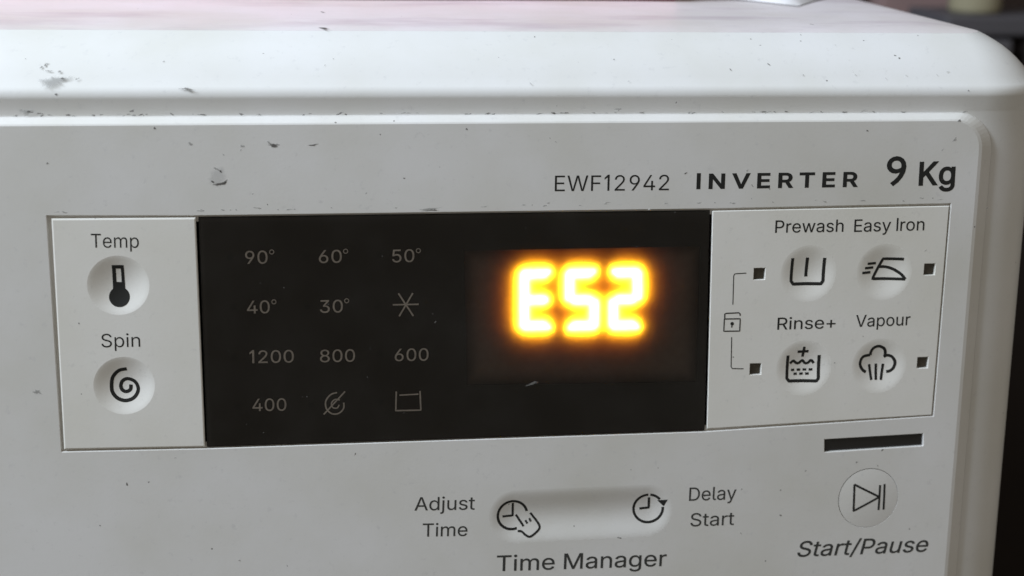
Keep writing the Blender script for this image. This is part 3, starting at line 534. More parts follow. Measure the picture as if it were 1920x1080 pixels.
def plan(o):
    """closed rounded-rectangle plan of the casing, o mm inside the outer skin"""
    r = RC - o; pts = []
    x0, x1, y0, y1 = XL + o, XR - o, YF + o, YB - o
    rr = max(r, 0.0)
    def corner(cx, cy, a0):
        for k in range(17):
            a = math.radians(a0 + 90 * k / 16)
            pts.append((cx + rr * math.cos(a), cy + rr * math.sin(a)))
    corner(x0 + rr, y0 + rr, 180)
    for x in (-400.0, -250.0, -100.0, 20.0, 118.0): pts.append((min(x, x1 - rr - 0.5), y0))
    corner(x1 - rr, y0 + rr, 270)
    for k in (1, 2, 3): pts.append((x1, y0 + rr + (y1 - y0 - 2 * rr) * k / 4))
    corner(x1 - rr, y1 - rr, 0)
    corner(x0 + rr, y1 - rr, 90)
    for k in (1, 2, 3): pts.append((x0, y1 - rr - (y1 - y0 - 2 * rr) * k / 4))
    return pts

TL_ = math.tan(LEAN)
def casing(name, rows, mat, skip=None, capped=False, upright=False, dy=0.0):
    m = Mesh(); prev = None; n = len(plan(0))
    for i, (o, z) in enumerate(rows):
        ids = []
        w = 0.0 if upright else max(0.0, min(1.0, (z - ZM) / (ZC - ZM)))      # the upper edge stays level front to back
        for x, y in plan(o): m.v.append((x, y + dy, z + w * (y - YF - min(o, OC) if w < 1 else y - YF - OC) * TL_)); ids.append(len(m.v) - 1)
        if prev:
            for k in range(n):
                k2 = (k + 1) % n
                if skip and skip(i, k): continue
                m.f.append((prev[k], prev[k2], ids[k2], ids[k]))
        prev = ids
    if capped: m.f.append(tuple(prev))
    return mesh_obj(name, m.v, m.f, mat, washer, smooth=True, upright=upright)

FR = 1.9
dx, dz = OC, ZC - ZM; dl = math.hypot(dx, dz); dx /= dl; dz /= dl
rows = [(0.9, -128), (0.9, -100), (0.9, 38), (0.9, 46.2), (0.82, 46.6), (0.5, 48.4), (0.07, ZM - FR - 0.35)]
for k in range(9):
    s = k / 8; rows.append((s * s * dx * FR, (1 - s) ** 2 * (ZM - FR) + 2 * s * (1 - s) * ZM + s * s * (ZM + dz * FR)))
L0 = math.hypot(OC, ZC - ZM)
for k in range(1, 9):                                   # the slope is slightly bellied
    s = FR + (L0 - FR) * k / 8; b = 1.3 * math.sin(math.pi * (k / 8)) ** 1.0
    rows.append((dx * s - dz * b, ZM + dz * s + dx * b))
# the front face is open behind the control panel, where its works sit
housing = casing("console_housing", rows, M_HOUSE, skip=lambda i, k: i == 2 and 17 <= k <= 20)
housing["label"] = "pale rounded console housing with sloped upper edge"

def top_z(k): return ZC + TL_ * k + 1.5 * (1 - math.exp(-k / 8.0))       # at k mm behind the front crease
trows = [(OC + 0.10, ZC - 0.001), (OC + 0.25, ZC + 0.03)]
for k in (1.0, 2.5, 5, 9, 15, 25, 60, 150, 250): trows.append((OC + k, ZC + 1.5 * (1 - math.exp(-k / 8.0))))
worktop = casing("worktop", trows, M_TOP, capped=True)
worktop["label"] = "pink-tinged glossy top with dried soap streaks"
cabinet = casing("cabinet", [(1.5, -800), (1.5, -700), (1.5, -400), (1.5, -131.5), (3.0, -129.8)], M_CAB, upright=True, dy=-7.5)
for fx in (XL + 60, XR - 60):
    for fy in (YF + 60, YB - 60):
        m = Mesh()
        for z, r in ((-820, 22), (-812, 22), (-808, 12), (-795, 12)):
            ids = [len(m.v) + i for i in range(16)]
            m.v += [(fx + r * math.cos(i * math.pi / 8), fy + r * math.sin(i * math.pi / 8), z) for i in range(16)]
            if z > -820: m.bridge(prev_ids, ids)
            prev_ids = ids
        mesh_obj("foot", m.v, m.f, M_SLOT, washer, upright=True)

# ---- control panel: a raised plate with a rounded corner
def plate_loop(x0, x1, z0, z1, r, n=12):
    pts = [(x0, z0), (x1, z0)]
    for k in range(n + 1):
        a = math.radians(90 * k / n); pts.append((x1 - r + r * math.cos(a), z1 - r + r * math.sin(a)))
    pts.append((x0, z1))
    return pts
PF = plate_loop(-425.0, 129.61, -122.0, 44.05, 8.0)          # front edge of the plate
PB = plate_loop(-428.0, 134.80, -125.0, 46.11, 10.5)         # where it meets the housing

# cut-outs
INSET = [(-118.88, -41.33), (-81.74, -41.93), (55.21, -42.39), (122.34, -40.30), (122.66, 21.16), (54.11, 20.64), (-81.81, 20.77), (-119.02, 21.32)]
TM0, TM1 = (2.07, -65.23), (38.63, -65.20)
TIME_DISH = Dish(TM0, TM1, 7.8, 1.1, 1.9)
START_C = (104.44, -64.39)
START_DISH = Dish(START_C, START_C, 8.9, -0.35, 1.0)
SLOT = [(90.41, -49.93), (119.96, -49.19), (119.68, -45.48), (90.18, -46.10)]

m = Mesh()
fl = [PF]; ids0 = m.loop(PF, 0.0)
fi = [ids0]
r1 = m.loop([(a[0] * .8 + b[0] * .2, a[1] * .8 + b[1] * .2) for a, b in zip(PF, PB)], 0.22)
r2 = m.loop([(a[0] * .12 + b[0] * .88, a[1] * .12 + b[1] * .88) for a, b in zip(PF, PB)], 2.0)
r3 = m.loop(PB, YF + 0.95)
m.bridge(ids0, r1); m.bridge(r1, r2); m.bridge(r2, r3)
for h, hb, hd in ((ccw(INSET), 0.22, 5.0), (ccw(TIME_DISH.edge()), 0.0, 0.0), (ccw(stadium(START_C, START_C, 8.97)), 0.10, 2.0), (ccw(SLOT), 0.15, 2.5)):
    if hb:
        a = offset(h, -hb); ia = m.loop(a, 0.0); fl.append(a); fi.append(ia)
        ib = m.loop(h, hb); m.bridge(ia, ib); ic = m.loop(h, min(hd, 0.95)); m.bridge(ib, ic)
        if hd > 3: fl_ = m.loop(offset(h, 1.6), 0.95); m.bridge(ic, fl_)
        else: ie = m.loop(h, hd); m.bridge(ic, ie)
    else:
        ia = m.loop(h, 0.0); fl.append(h); fi.append(ia)
m.cap(fl, fi)
plate = mesh_obj("control_panel", m.v, m.f, M_PLATE, washer)
import bmesh
bm = bmesh.new(); bm.from_mesh(plate.data); bmesh.ops.recalc_face_normals(bm, faces=bm.faces)
if sum(f.normal.y * f.calc_area() for f in bm.faces) > 0: bmesh.ops.reverse_faces(bm, faces=bm.faces)
bm.to_mesh(plate.data); bm.free()
plate["label"] = "raised white control panel with rounded corner"
back = slab("panel_backing", [(-130, -60), (130, -60), (130, 30), (-130, 30)], [], 7.0, 0, 2.0, M_CAVITY, washer)

def T(*a, **k): return text("printed_word", *a, **k)
# print on the plate
text("model_number", "EWF12942", (11.16, 26.03), (42.23, 25.93), 4.35, M_PRINT, plate, weight=-0.002, track=0.012)
text("printed_word", "INVERTER", (49.81, 26.28), (95.32, 26.35), 4.0, M_PRINT, plate, weight=0.024, track=0.17, label="spaced bold capitals reading INVERTER")
text("capacity_mark", "9", (103.36, 26.38), (109.05, 26.54), 8.1, M_PRINT, plate, fam="g", weight=0.006, label="large bold figure nine")
text("capacity_mark", "Kg", (112.76, 26.49), (123.30, 26.67), 6.5, M_PRINT, plate, weight=0.018, track=0.01, label="bold letters Kg")
T("Adjust", (-26.44, -62.03), (-9.77, -62.53), 4.0, M_PRINT_SOFT, plate, weight=0.002, label="word Adjust beside the clock with hand")
T("Time", (-24.26, -69.79), (-11.82, -70.18), 4.0, M_PRINT_SOFT, plate, weight=0.002, label="word Time under Adjust")
T("Delay", (51.17, -62.77), (64.95, -62.92), 4.1, M_PRINT_SOFT, plate, weight=0.002, label="word Delay beside the arrowed clock")
T("Start", (51.84, -70.50), (64.68, -70.64), 4.1, M_PRINT_SOFT, plate, weight=0.002, label="word Start under Delay")
T("Time Manager", (-3.52, -81.14), (45.25, -82.14), 4.85, M_PRINT_SOFT, plate, weight=0.004, label="words Time Manager under the long recess")
T("Start/Pause", (83.79, -81.39), (123.45, -81.80), 4.9, M_PRINT_SOFT, plate, weight=0.006, slant=0.20, label="slanted words Start/Pause")

tmb = TIME_DISH.build("time_button", M_PLATE, plate, "long shallow finger recess with two clock symbols")
ink = Ink(0.0, TIME_DISH)
c1 = (0.89, -64.89)
ink.stroke(arc(c1, 4.15, 12, 288, 60), 0.72)
ink.stroke([(0.97, -61.32), (1.01, -65.18), (-1.91, -65.17)], 0.62)
ink.stroke([(1.91, -64.98), (4.09, -68.40)], 0.62)
ink.stroke([(4.61, -66.71), (5.17, -67.69)], 0.55); ink.stroke([(5.69, -66.19), (6.16, -67.16)], 0.55)
ink.stroke(smooth_curve([(5.97, -64.62), (6.59, -65.44), (8.13, -67.58), (8.60, -69.03), (7.41, -70.40), (5.84, -71.36), (4.70, -70.90), (3.48, -69.81), (2.39, -69.65)], 5), 0.62)
ink.build("clock_symbol", M_PRINT, plate, "clock symbol with pointing hand")
ink = Ink(0.0, TIME_DISH)
c2 = (39.61, -64.71)
ink.stroke(arc(c2, 4.15, 92, 365, 60), 0.72)
ink.stroke(arc(c2, 4.15, 84, 40, 16), 0.72)
ink.stroke([(39.74, -61.43), (39.84, -64.62), (37.16, -64.82)], 0.68)
ink.poly([(42.09, -62.33), (45.02, -62.14), (44.00, -64.17)])
ink.build("clock_symbol", M_PRINT, plate, "clock symbol with an arrowhead")

sb = START_DISH.build("start_button", M_PLATE, plate, "round slightly domed start button")
ink = Ink(0.0, START_DISH)
ink.stroke([(99.88, -59.97), (100.13, -68.03), (107.64, -64.05), (99.88, -59.97)], 0.62)
ink.stroke([(107.63, -60.47), (107.67, -68.05)], 0.62); ink.stroke([(108.98, -60.21), (109.21, -68.04)], 0.62)
ink.build("play_symbol", M_PRINT, plate, "play and pause symbol")
slab("signal_window", offset(ccw(SLOT), 0.12), [], 0.75, 0.3, 1.5, M_SLOT, plate)["label"] = "narrow black signal window"

# ---- left button panel
LP = [(-118.31, -40.77), (-82.00, -41.48), (-82.23, 20.36), (-118.02, 20.62)]
TEMP = Dish((-102.35, 3.00), (-102.35, 3.00), 7.8, 1.5, 1.3)
SPIN = Dish((-102.14, -23.84), (-102.14, -23.84), 7.8, 1.5, 1.3)
left_panel = slab("button_panel", LP, [TEMP.edge(), SPIN.edge()], -0.12, 0.42, 1.0, M_INSET, washer, hole_depth=0.001)
left_panel["label"] = "white button panel with Temp and Spin"
TEMP.build("button", M_INSET, left_panel, "dished temperature button", y=-0.12)
SPIN.build("button", M_INSET, left_panel, "dished spin button", y=-0.12)
T("Temp", (-108.61, 13.03), (-96.76, 12.76), 3.75, M_PRINT, left_panel, y=-0.12, weight=-0.002, label="word Temp")
T("Spin", (-107.36, -13.31), (-97.60, -13.45), 3.75, M_PRINT, left_panel, y=-0.12, weight=-0.002, label="word Spin")
ink = Ink(-0.12, TEMP)
ink.quad([(-103.83, 8.25), (-102.90, 8.23), (-102.93, 3.45), (-103.88, 3.47)])
ink.quad([(-101.63, 8.20), (-100.86, 8.19), (-100.83, 3.41), (-101.66, 3.43)])
ink.quad([(-103.83, 8.25), (-100.86, 8.19), (-100.87, 7.21), (-103.84, 7.27)])
ink.quad([(-103.88, 3.62), (-100.82, 3.55), (-100.79, 1.15), (-103.91, 1.22)])
ink.disc((-102.33, -0.23), 2.62)
ink.build("thermometer_symbol", M_PRINT, left_panel)
ink = Ink(-0.12, SPIN)
ink.stroke(smooth_curve([(-101.39, -19.51), (-103.44, -19.94), (-105.02, -21.63), (-105.47, -23.79), (-105.29, -25.83), (-104.01, -27.48), (-101.93, -28.13), (-99.85, -27.33), (-98.75, -25.32), (-99.39, -23.26), (-101.25, -22.33), (-102.63, -22.87), (-103.17, -24.16), (-102.82, -25.33), (-101.82, -25.80), (-100.77, -25.26), (-100.58, -23.95)]), 0.93)
ink.build("spiral_symbol", M_PRINT, left_panel)

# ---- right button panel
RP = [(55.56, -41.62), (121.83, -39.96), (122.24, 20.57), (54.58, 20.12)]
BTN = {"Prewash": (82.65, 2.21), "Iron": (104.60, 2.21), "Rinse": (82.81, -24.81), "Vapour": (104.92, -24.88)}
DISH = {k: Dish(c, c, 8.0, 1.0, 1.7) for k, c in BTN.items()}
LEDS = [(68.61, 2.43), (117.86, 2.69), (68.80, -24.69), (117.89, -24.33)]
def square(c, h): return [(c[0] - h, c[1] - h), (c[0] + h, c[1] - h), (c[0] + h, c[1] + h), (c[0] - h, c[1] + h)]
led_holes = [square(c, 1.62) for c in LEDS]
right_panel = slab("button_panel", RP, [d.edge() for d in DISH.values()], -0.03, 0.20, 4.0, M_INSET, washer, hole_depth=0.001)
# second pass: lamp openings are cut with walls
def cut_panel(o, outer, dishes, leds, y, bevel, depth):
    m = Mesh(); outer = ccw(outer); inner = offset(outer, bevel)
    fl = [inner]; fi = [m.loop(inner, y)]
    r0 = m.loop(outer, y + bevel); m.bridge(fi[0], r0); rb = m.loop(outer, y + depth); m.bridge(r0, rb)
    for d in dishes:
        l = ccw(d); fl.append(l); fi.append(m.loop(l, y))
    for l in leds:
        l = ccw(l); a = offset(l, -0.12); ia = m.loop(a, y); fl.append(a); fi.append(ia)
        ib = m.loop(l, y + 0.12); m.bridge(ia, ib); ic = m.loop(l, y + 2.0); m.bridge(ib, ic)
    m.cap(fl, fi)
    me = o.data; me.clear_geometry()
    me.from_pydata([lean(*v) for v in m.v], [], m.f); me.update()
    bm = bmesh.new(); bm.from_mesh(me); bmesh.ops.recalc_face_normals(bm, faces=bm.faces)
    if sum(f.normal.y * f.calc_area() for f in bm.faces) > 0: bmesh.ops.reverse_faces(bm, faces=bm.faces)
    bm.to_mesh(me); bm.free()
cut_panel(right_panel, RP, [d.edge() for d in DISH.values()], led_holes, -0.03, 0.20, 0.92)
right_panel["label"] = "white button panel with four option buttons"
names = {"Prewash": "dished prewash button", "Iron": "dished easy iron button", "Rinse": "dished rinse plus button", "Vapour": "dished vapour button"}
for k, d in DISH.items(): d.build("button", M_INSET, right_panel, names[k], y=-0.03)
for c, h in zip(LEDS, led_holes): slab("indicator_light", offset(ccw(h), 0.02), [], 0.85, 0.25, 1.0, M_LED, right_panel)
T("Prewash", (72.42, 13.83), (91.92, 13.81), 3.55, M_PRINT, right_panel, y=-0.03, weight=0.003, label="word Prewash")
T("Easy Iron", (95.00, 13.70), (115.36, 13.84), 3.6, M_PRINT, right_panel, y=-0.03, weight=0.003, label="words Easy Iron")
T("Rinse+", (74.47, -13.50), (91.32, -13.55), 3.55, M_PRINT, right_panel, y=-0.03, weight=0.003, label="word Rinse with a plus sign")
T("Vapour", (97.23, -13.34), (113.25, -13.24), 3.55, M_PRINT, right_panel, y=-0.03, weight=0.003, label="word Vapour")
ink = Ink(-0.03, DISH["Prewash"])
ink.stroke([(77.94, 6.64), (77.84, 0.19), (78.50, -0.73), (86.51, -0.83), (87.08, -0.01), (87.11, 6.54)], 0.90)
ink.stroke([(82.29, 6.64), (82.23, 1.22)], 0.90)
ink.build("tub_symbol", M_PRINT, right_panel, "tub symbol with one bar")
ink = Ink(-0.03, DISH["Iron"])
ink.stroke([(110.14, 5.75), (104.27, 5.87), (101.51, 0.22), (110.96, 0.02)], 0.81)
ink.stroke(smooth_curve([(110.96, 0.02), (109.68, 1.45), (107.50, 2.80), (105.31, 3.48), (103.43, 3.58)]), 0.81)
for a, b in (((99.72, 4.56), (102.27, 4.66)), ((99.00, 3.34), (101.57, 3.44)), ((98.25, 2.02), (100.79, 2.12))): ink.stroke([a, b], 0.70)
ink.build("iron_symbol", M_PRINT, right_panel, "flat iron symbol with speed lines")
ink = Ink(-0.03, DISH["Rinse"])
ink.stroke([(78.11, -21.09), (78.13, -27.76), (78.79, -28.56), (86.80, -28.79), (87.35, -28.06), (87.22, -21.23)], 0.90)
ink.stroke([(80.89, -20.15), (84.07, -20.07)], 0.75); ink.stroke([(82.75, -18.69), (82.48, -21.67)], 0.75)
ink.stroke(smooth_curve([(78.90, -23.52), (79.87, -22.78), (80.69, -23.42), (81.55, -23.53), (82.55, -22.80), (83.34, -23.58), (84.24, -23.53), (85.09, -22.78), (85.90, -23.67)], 5), 0.75)
for k in range(4): ink.stroke([(79.34, -25.46), (80.33, -25.43)] if k == 0 else [(81.08, -25.48), (82.11, -25.45)] if k == 1 else [(82.83, -25.50), (83.88, -25.48)] if k == 2 else [(84.57, -25.53), (85.63, -25.47)], 0.68)
for k in range(3): ink.stroke([(80.15, -26.63), (81.14, -26.60)] if k == 0 else [(81.86, -26.66), (82.89, -26.63)] if k == 1 else [(83.58, -26.68), (84.64, -26.65)], 0.68)
ink.build("tub_symbol", M_PRINT, right_panel, "tub symbol with water, dots and plus")
ink = Ink(-0.03, DISH["Vapour"])
ink.stroke(smooth_curve([(101.37, -26.74), (100.09, -25.73), (99.38, -23.99), (100.17, -22.15), (102.35, -21.74)], 6), 0.84)
ink.stroke(smooth_curve([(102.40, -21.81), (102.44, -20.81), (103.15, -19.65), (104.66, -19.17), (106.23, -19.93), (106.78, -21.25), (106.65, -22.34)], 6), 0.84)
ink.stroke(smooth_curve([(106.42, -22.41), (107.42, -21.99), (108.72, -22.40), (109.74, -23.84), (109.50, -25.55), (108.54, -26.54), (107.48, -26.81)], 6), 0.84)
for a, b in (((102.28, -24.50), (103.11, -29.05)), ((104.35, -24.43), (104.50, -29.10)), ((106.46, -24.49), (105.96, -29.15))): ink.stroke([a, b], 0.75)
ink.build("steam_symbol", M_PRINT, right_panel, "steam cloud symbol")
ink = Ink(-0.03)
ink.stroke([(64.81, 2.74), (61.64, 2.62), (61.30, 2.06), (61.43, -6.04)], 0.26)
ink.stroke([(61.51, -15.28), (61.72, -23.79), (62.11, -24.32), (65.33, -24.47)], 0.26)
ink.stroke([(59.18, -10.06), (63.71, -10.11), (63.72, -13.59), (59.18, -13.54), (59.18, -10.06)], 0.34)
ink.stroke([(59.30, -10.06), (59.24, -8.70), (59.57, -8.48), (63.21, -8.39), (63.59, -8.66), (63.64, -9.27)], 0.34)
ink.disc((61.46, -11.45), 0.50); ink.stroke([(61.46, -11.48), (61.36, -12.54)], 0.32)
ink.build("lock_symbol", M_PRINT, right_panel, "padlock symbol joined to two indicator lights by thin brackets")

# ---- display
WIN = [(-81.52, -41.57), (54.97, -42.11), (53.91, 20.13), (-81.50, 20.28)]
window = slab("display_window", WIN, [], 0.02, 0.25, 0.5, M_GLASS, washer)
window["label"] = "smoked black display window with amber digits"
MOD = [(-11.91, -26.83), (52.19, -28.02), (51.57, 10.30), (-12.90, 10.32)]
mask = slab("display_mask", offset(ccw(WIN), -0.1), [MOD], 0.60, 0, 0.25, M_MASK, window, hole_depth=0.3)
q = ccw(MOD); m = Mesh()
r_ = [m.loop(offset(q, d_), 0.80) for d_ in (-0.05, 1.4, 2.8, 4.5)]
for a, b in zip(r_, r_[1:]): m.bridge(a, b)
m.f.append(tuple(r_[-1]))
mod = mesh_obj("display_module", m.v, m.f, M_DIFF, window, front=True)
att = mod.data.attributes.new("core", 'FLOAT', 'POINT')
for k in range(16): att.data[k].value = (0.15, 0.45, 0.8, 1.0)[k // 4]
m = Mesh()
a = m.loop(offset(q, 0.05), 0.88); b = m.loop(offset(q, 0.05), 4.0); m.bridge(a, b); m.cap([q], [b])
mesh_obj("module_tray", m.v, m.f, M_CAVITY, window)

def resin_material():
    m = bpy.data.materials.new("amber_resin"); m.use_nodes = True
    nt = m.node_tree; nt.nodes.clear()
    out = nt.nodes.new("ShaderNodeOutputMaterial"); v = nt.nodes.new("ShaderNodeVolumeAbsorption")
    v.inputs[0].default_value = (0.66, 0.42, 0.0, 1); v.inputs[1].default_value = 850.0
    nt.links.new(v.outputs[0], out.inputs["Volume"])
    return m
m = Mesh(); q_in = offset(q, 0.25)
a = m.loop(q_in, 0.90); b = m.loop(q_in, 3.80); m.bridge(a, b); m.cap([q_in], [a]); m.cap([q_in], [b])
resin = mesh_obj("amber_resin_block", m.v, m.f, resin_material(), window)
bm = bmesh.new(); bm.from_mesh(resin.data); bmesh.ops.recalc_face_normals(bm, faces=bm.faces); bm.to_mesh(resin.data); bm.free()

G = dict(y=0.60, lift=0.03)
def TD(s, l, r, cap=3.55): return text("printed_figure", s, l, r, cap, M_GREYPRINT, window, weight=0.002, **G)
def deg(c):
    i = Ink(0.60); i.stroke(arc(c, 0.55, 0, 360, 20), 0.22); i.build("degree_mark", M_GREYPRINT, window)
for s, l, r, dg in (("90", (-70.09, 7.87), (-64.35, 7.87), (-63.24, 10.90)), ("60", (-51.12, 7.72), (-45.15, 7.72), (-44.13, 10.75)), ("50", (-31.94, 7.51), (-26.09, 7.54), (-25.03, 10.54)),
                    ("40", (-70.00, -5.43), (-64.14, -5.43), (-63.03, -2.44)), ("30", (-51.09, -5.70), (-45.08, -5.71), (-44.05, -2.60))):
    TD(s, l, r); deg(dg)
for s, l, r in (("1200", (-69.77, -18.92), (-58.21, -19.05)), ("800", (-51.34, -19.21), (-42.08, -19.32)), ("600", (-31.50, -19.52), (-22.42, -19.62)), ("400", (-69.39, -32.18), (-60.48, -32.32))):
    TD(s, l, r)
i = Ink(0.60)
i.stroke([(-31.88, -3.99), (-25.00, -4.01)], 0.42); i.stroke([(-30.38, -0.90), (-26.44, -7.19)], 0.42); i.stroke([(-26.55, -0.91), (-30.21, -7.16)], 0.42)
i.build("cold_symbol", M_GREYPRINT, window)
i = Ink(0.60)
i.stroke(smooth_curve([(-46.97, -27.76), (-48.68, -28.29), (-49.99, -30.04), (-49.88, -32.13), (-48.49, -33.60), (-46.64, -33.59), (-45.33, -32.29), (-45.24, -30.65)], 6), 0.40)
i.stroke(smooth_curve([(-46.29, -29.87), (-47.57, -29.67), (-48.51, -30.68), (-48.17, -31.89), (-47.04, -32.08), (-46.46, -31.20)], 6), 0.36)
i.stroke([(-44.84, -27.53), (-50.62, -33.75)], 0.40)
i.build("no_spin_symbol", M_GREYPRINT, window)
i = Ink(0.60)
i.stroke([(-31.13, -27.99), (-31.32, -33.39), (-24.53, -33.48), (-24.73, -28.06)], 0.40); i.stroke([(-30.28, -29.07), (-25.17, -28.94)], 0.36)
i.build("rinse_hold_symbol", M_GREYPRINT, window)
for c in ((-73.85, 9.75), (-54.40, 9.59), (-35.36, 9.45), (-73.45, -3.62), (-54.40, -3.87), (-35.91, -4.11), (-73.60, -17.20), (-54.53, -17.18), (-35.48, -17.45), (-73.32, -30.70), (-53.96, -30.94), (-35.32, -30.85)):
    i = Ink(0.60, lift=0.012); i.poly([(c[0] + dx_, c[1] + dz_) for dx_, dz_ in ((-0.8, -0.8), (0.8, -0.8), (0.8, 0.8), (-0.8, 0.8))]); i.build("indicator_light", M_GREYSPOT, window)

SEG_W, SEG_GAP, SEG_Y = 2.15, 0.025, 1.38
def bar(pts, name="lit_segment"):
    l = offset(ccw(pts), SEG_GAP)
    mm_ = Mesh(); f0 = mm_.loop(l, SEG_Y); f1 = mm_.loop(l, SEG_Y + 0.3)
    mm_.bridge(f1, f0); mm_.f.append(tuple(f0))
    mesh_obj(name, mm_.v, mm_.f, M_SEG, window, front=True)
def digit(tl, tr, ml, mr, bl, br, on):
    """seven mitred segments with straight outer edges and clipped outer corners"""
    h = SEG_W / 2; c = h * 0.9
    def flat(l, r, s):                                  # top (s = 1) or bottom (s = -1)
        return [(l[0] - h + c, l[1] + s * h), (r[0] + h - c, r[1] + s * h), (r[0] + h - c / 2, r[1] + s * (h - c / 2)), (r[0] - h, r[1] - s * h), (l[0] + h, l[1] - s * h), (l[0] - h + c / 2, l[1] + s * (h - c / 2))]
    def side(e, m_, t, s):                              # e: corner, m_: middle; t = -1 left, 1 right; s = 1 upper, -1 lower
        return [(e[0] + t * (h - c / 2), e[1] + s * (h - c / 2)), (e[0] + t * h, e[1] + s * (h - c)), (m_[0] + t * h, m_[1]), (m_[0], m_[1]), (m_[0] - t * h, m_[1] + s * h), (e[0] - t * h, e[1] - s * h)]
    P = {"a": flat(tl, tr, 1), "d": flat(bl, br, -1), "f": side(tl, ml, -1, 1), "b": side(tr, mr, 1, 1), "e": side(bl, ml, -1, -1), "c": side(br, mr, 1, -1),
         "g": [ml, (ml[0] + h, ml[1] + h), (mr[0] - h, mr[1] + h), mr, (mr[0] - h, mr[1] - h), (ml[0] + h, ml[1] - h)]}
    for k in on: bar(P[k])
digit((3.41, 3.56), (10.08, 3.56), (3.50, -3.64), (10.20, -3.65), (3.58, -10.75), (10.32, -10.78), "adefg")
digit((15.77, 3.44), (22.51, 3.45), (15.92, -3.94), (22.68, -3.95), (16.05, -11.08), (22.85, -11.11), "acdfg")
digit((27.81, 3.34), (34.46, 3.35), (28.01, -4.08), (34.69, -4.09), (28.19, -11.26), (34.90, -11.28), "abdeg")

# ------------------------------------------------------------------ wear: chips, scuffs, dirt and a dent's painted shade, with shapes of their own
def blob(name, at, normal, w, h, mat, parent, rot=0.0, rough=0.35, lift=0.03, n=18, seed=0):
    rnd = random.Random(seed)
    nv = Vector(normal).normalized(); ux = Vector((1, 0, 0)) - nv * nv.x; ux.normalize(); uz = nv.cross(ux) * -1
    if uz.z < 0: uz = -uz
    ph = [rnd.uniform(0, 6.28) for _ in range(4)]; vs_ = []
    for k in range(n):
        a = 2 * math.pi * k / n
        r = 1 + rough * (0.5 * math.sin(2 * a + ph[0]) + 0.4 * math.sin(3 * a + ph[1]) + 0.35 * math.sin(5 * a + ph[2]) + 0.3 * rnd.uniform(-1, 1))
        x, z = w / 2 * r * math.cos(a), h / 2 * r * math.sin(a)
        x, z = x * math.cos(rot) - z * math.sin(rot), x * math.sin(rot) + z * math.cos(rot)
        p = Vector(at) + ux * x + uz * z + nv * lift; vs_.append(tuple(p))
    vs_.append(tuple(Vector(at) + nv * lift))
    f = [(k, (k + 1) % n, n) for k in range(n)]
    me_o = mesh_obj(name, vs_, f, mat, parent)
    if me_o.data.polygons[0].normal.dot(nv) < 0: me_o.data.flip_normals()
    att = me_o.data.attributes.new("core", 'FLOAT', 'POINT')
    for k in range(n + 1): att.data[k].value = 1.0 if k == n else 0.0
    return me_o

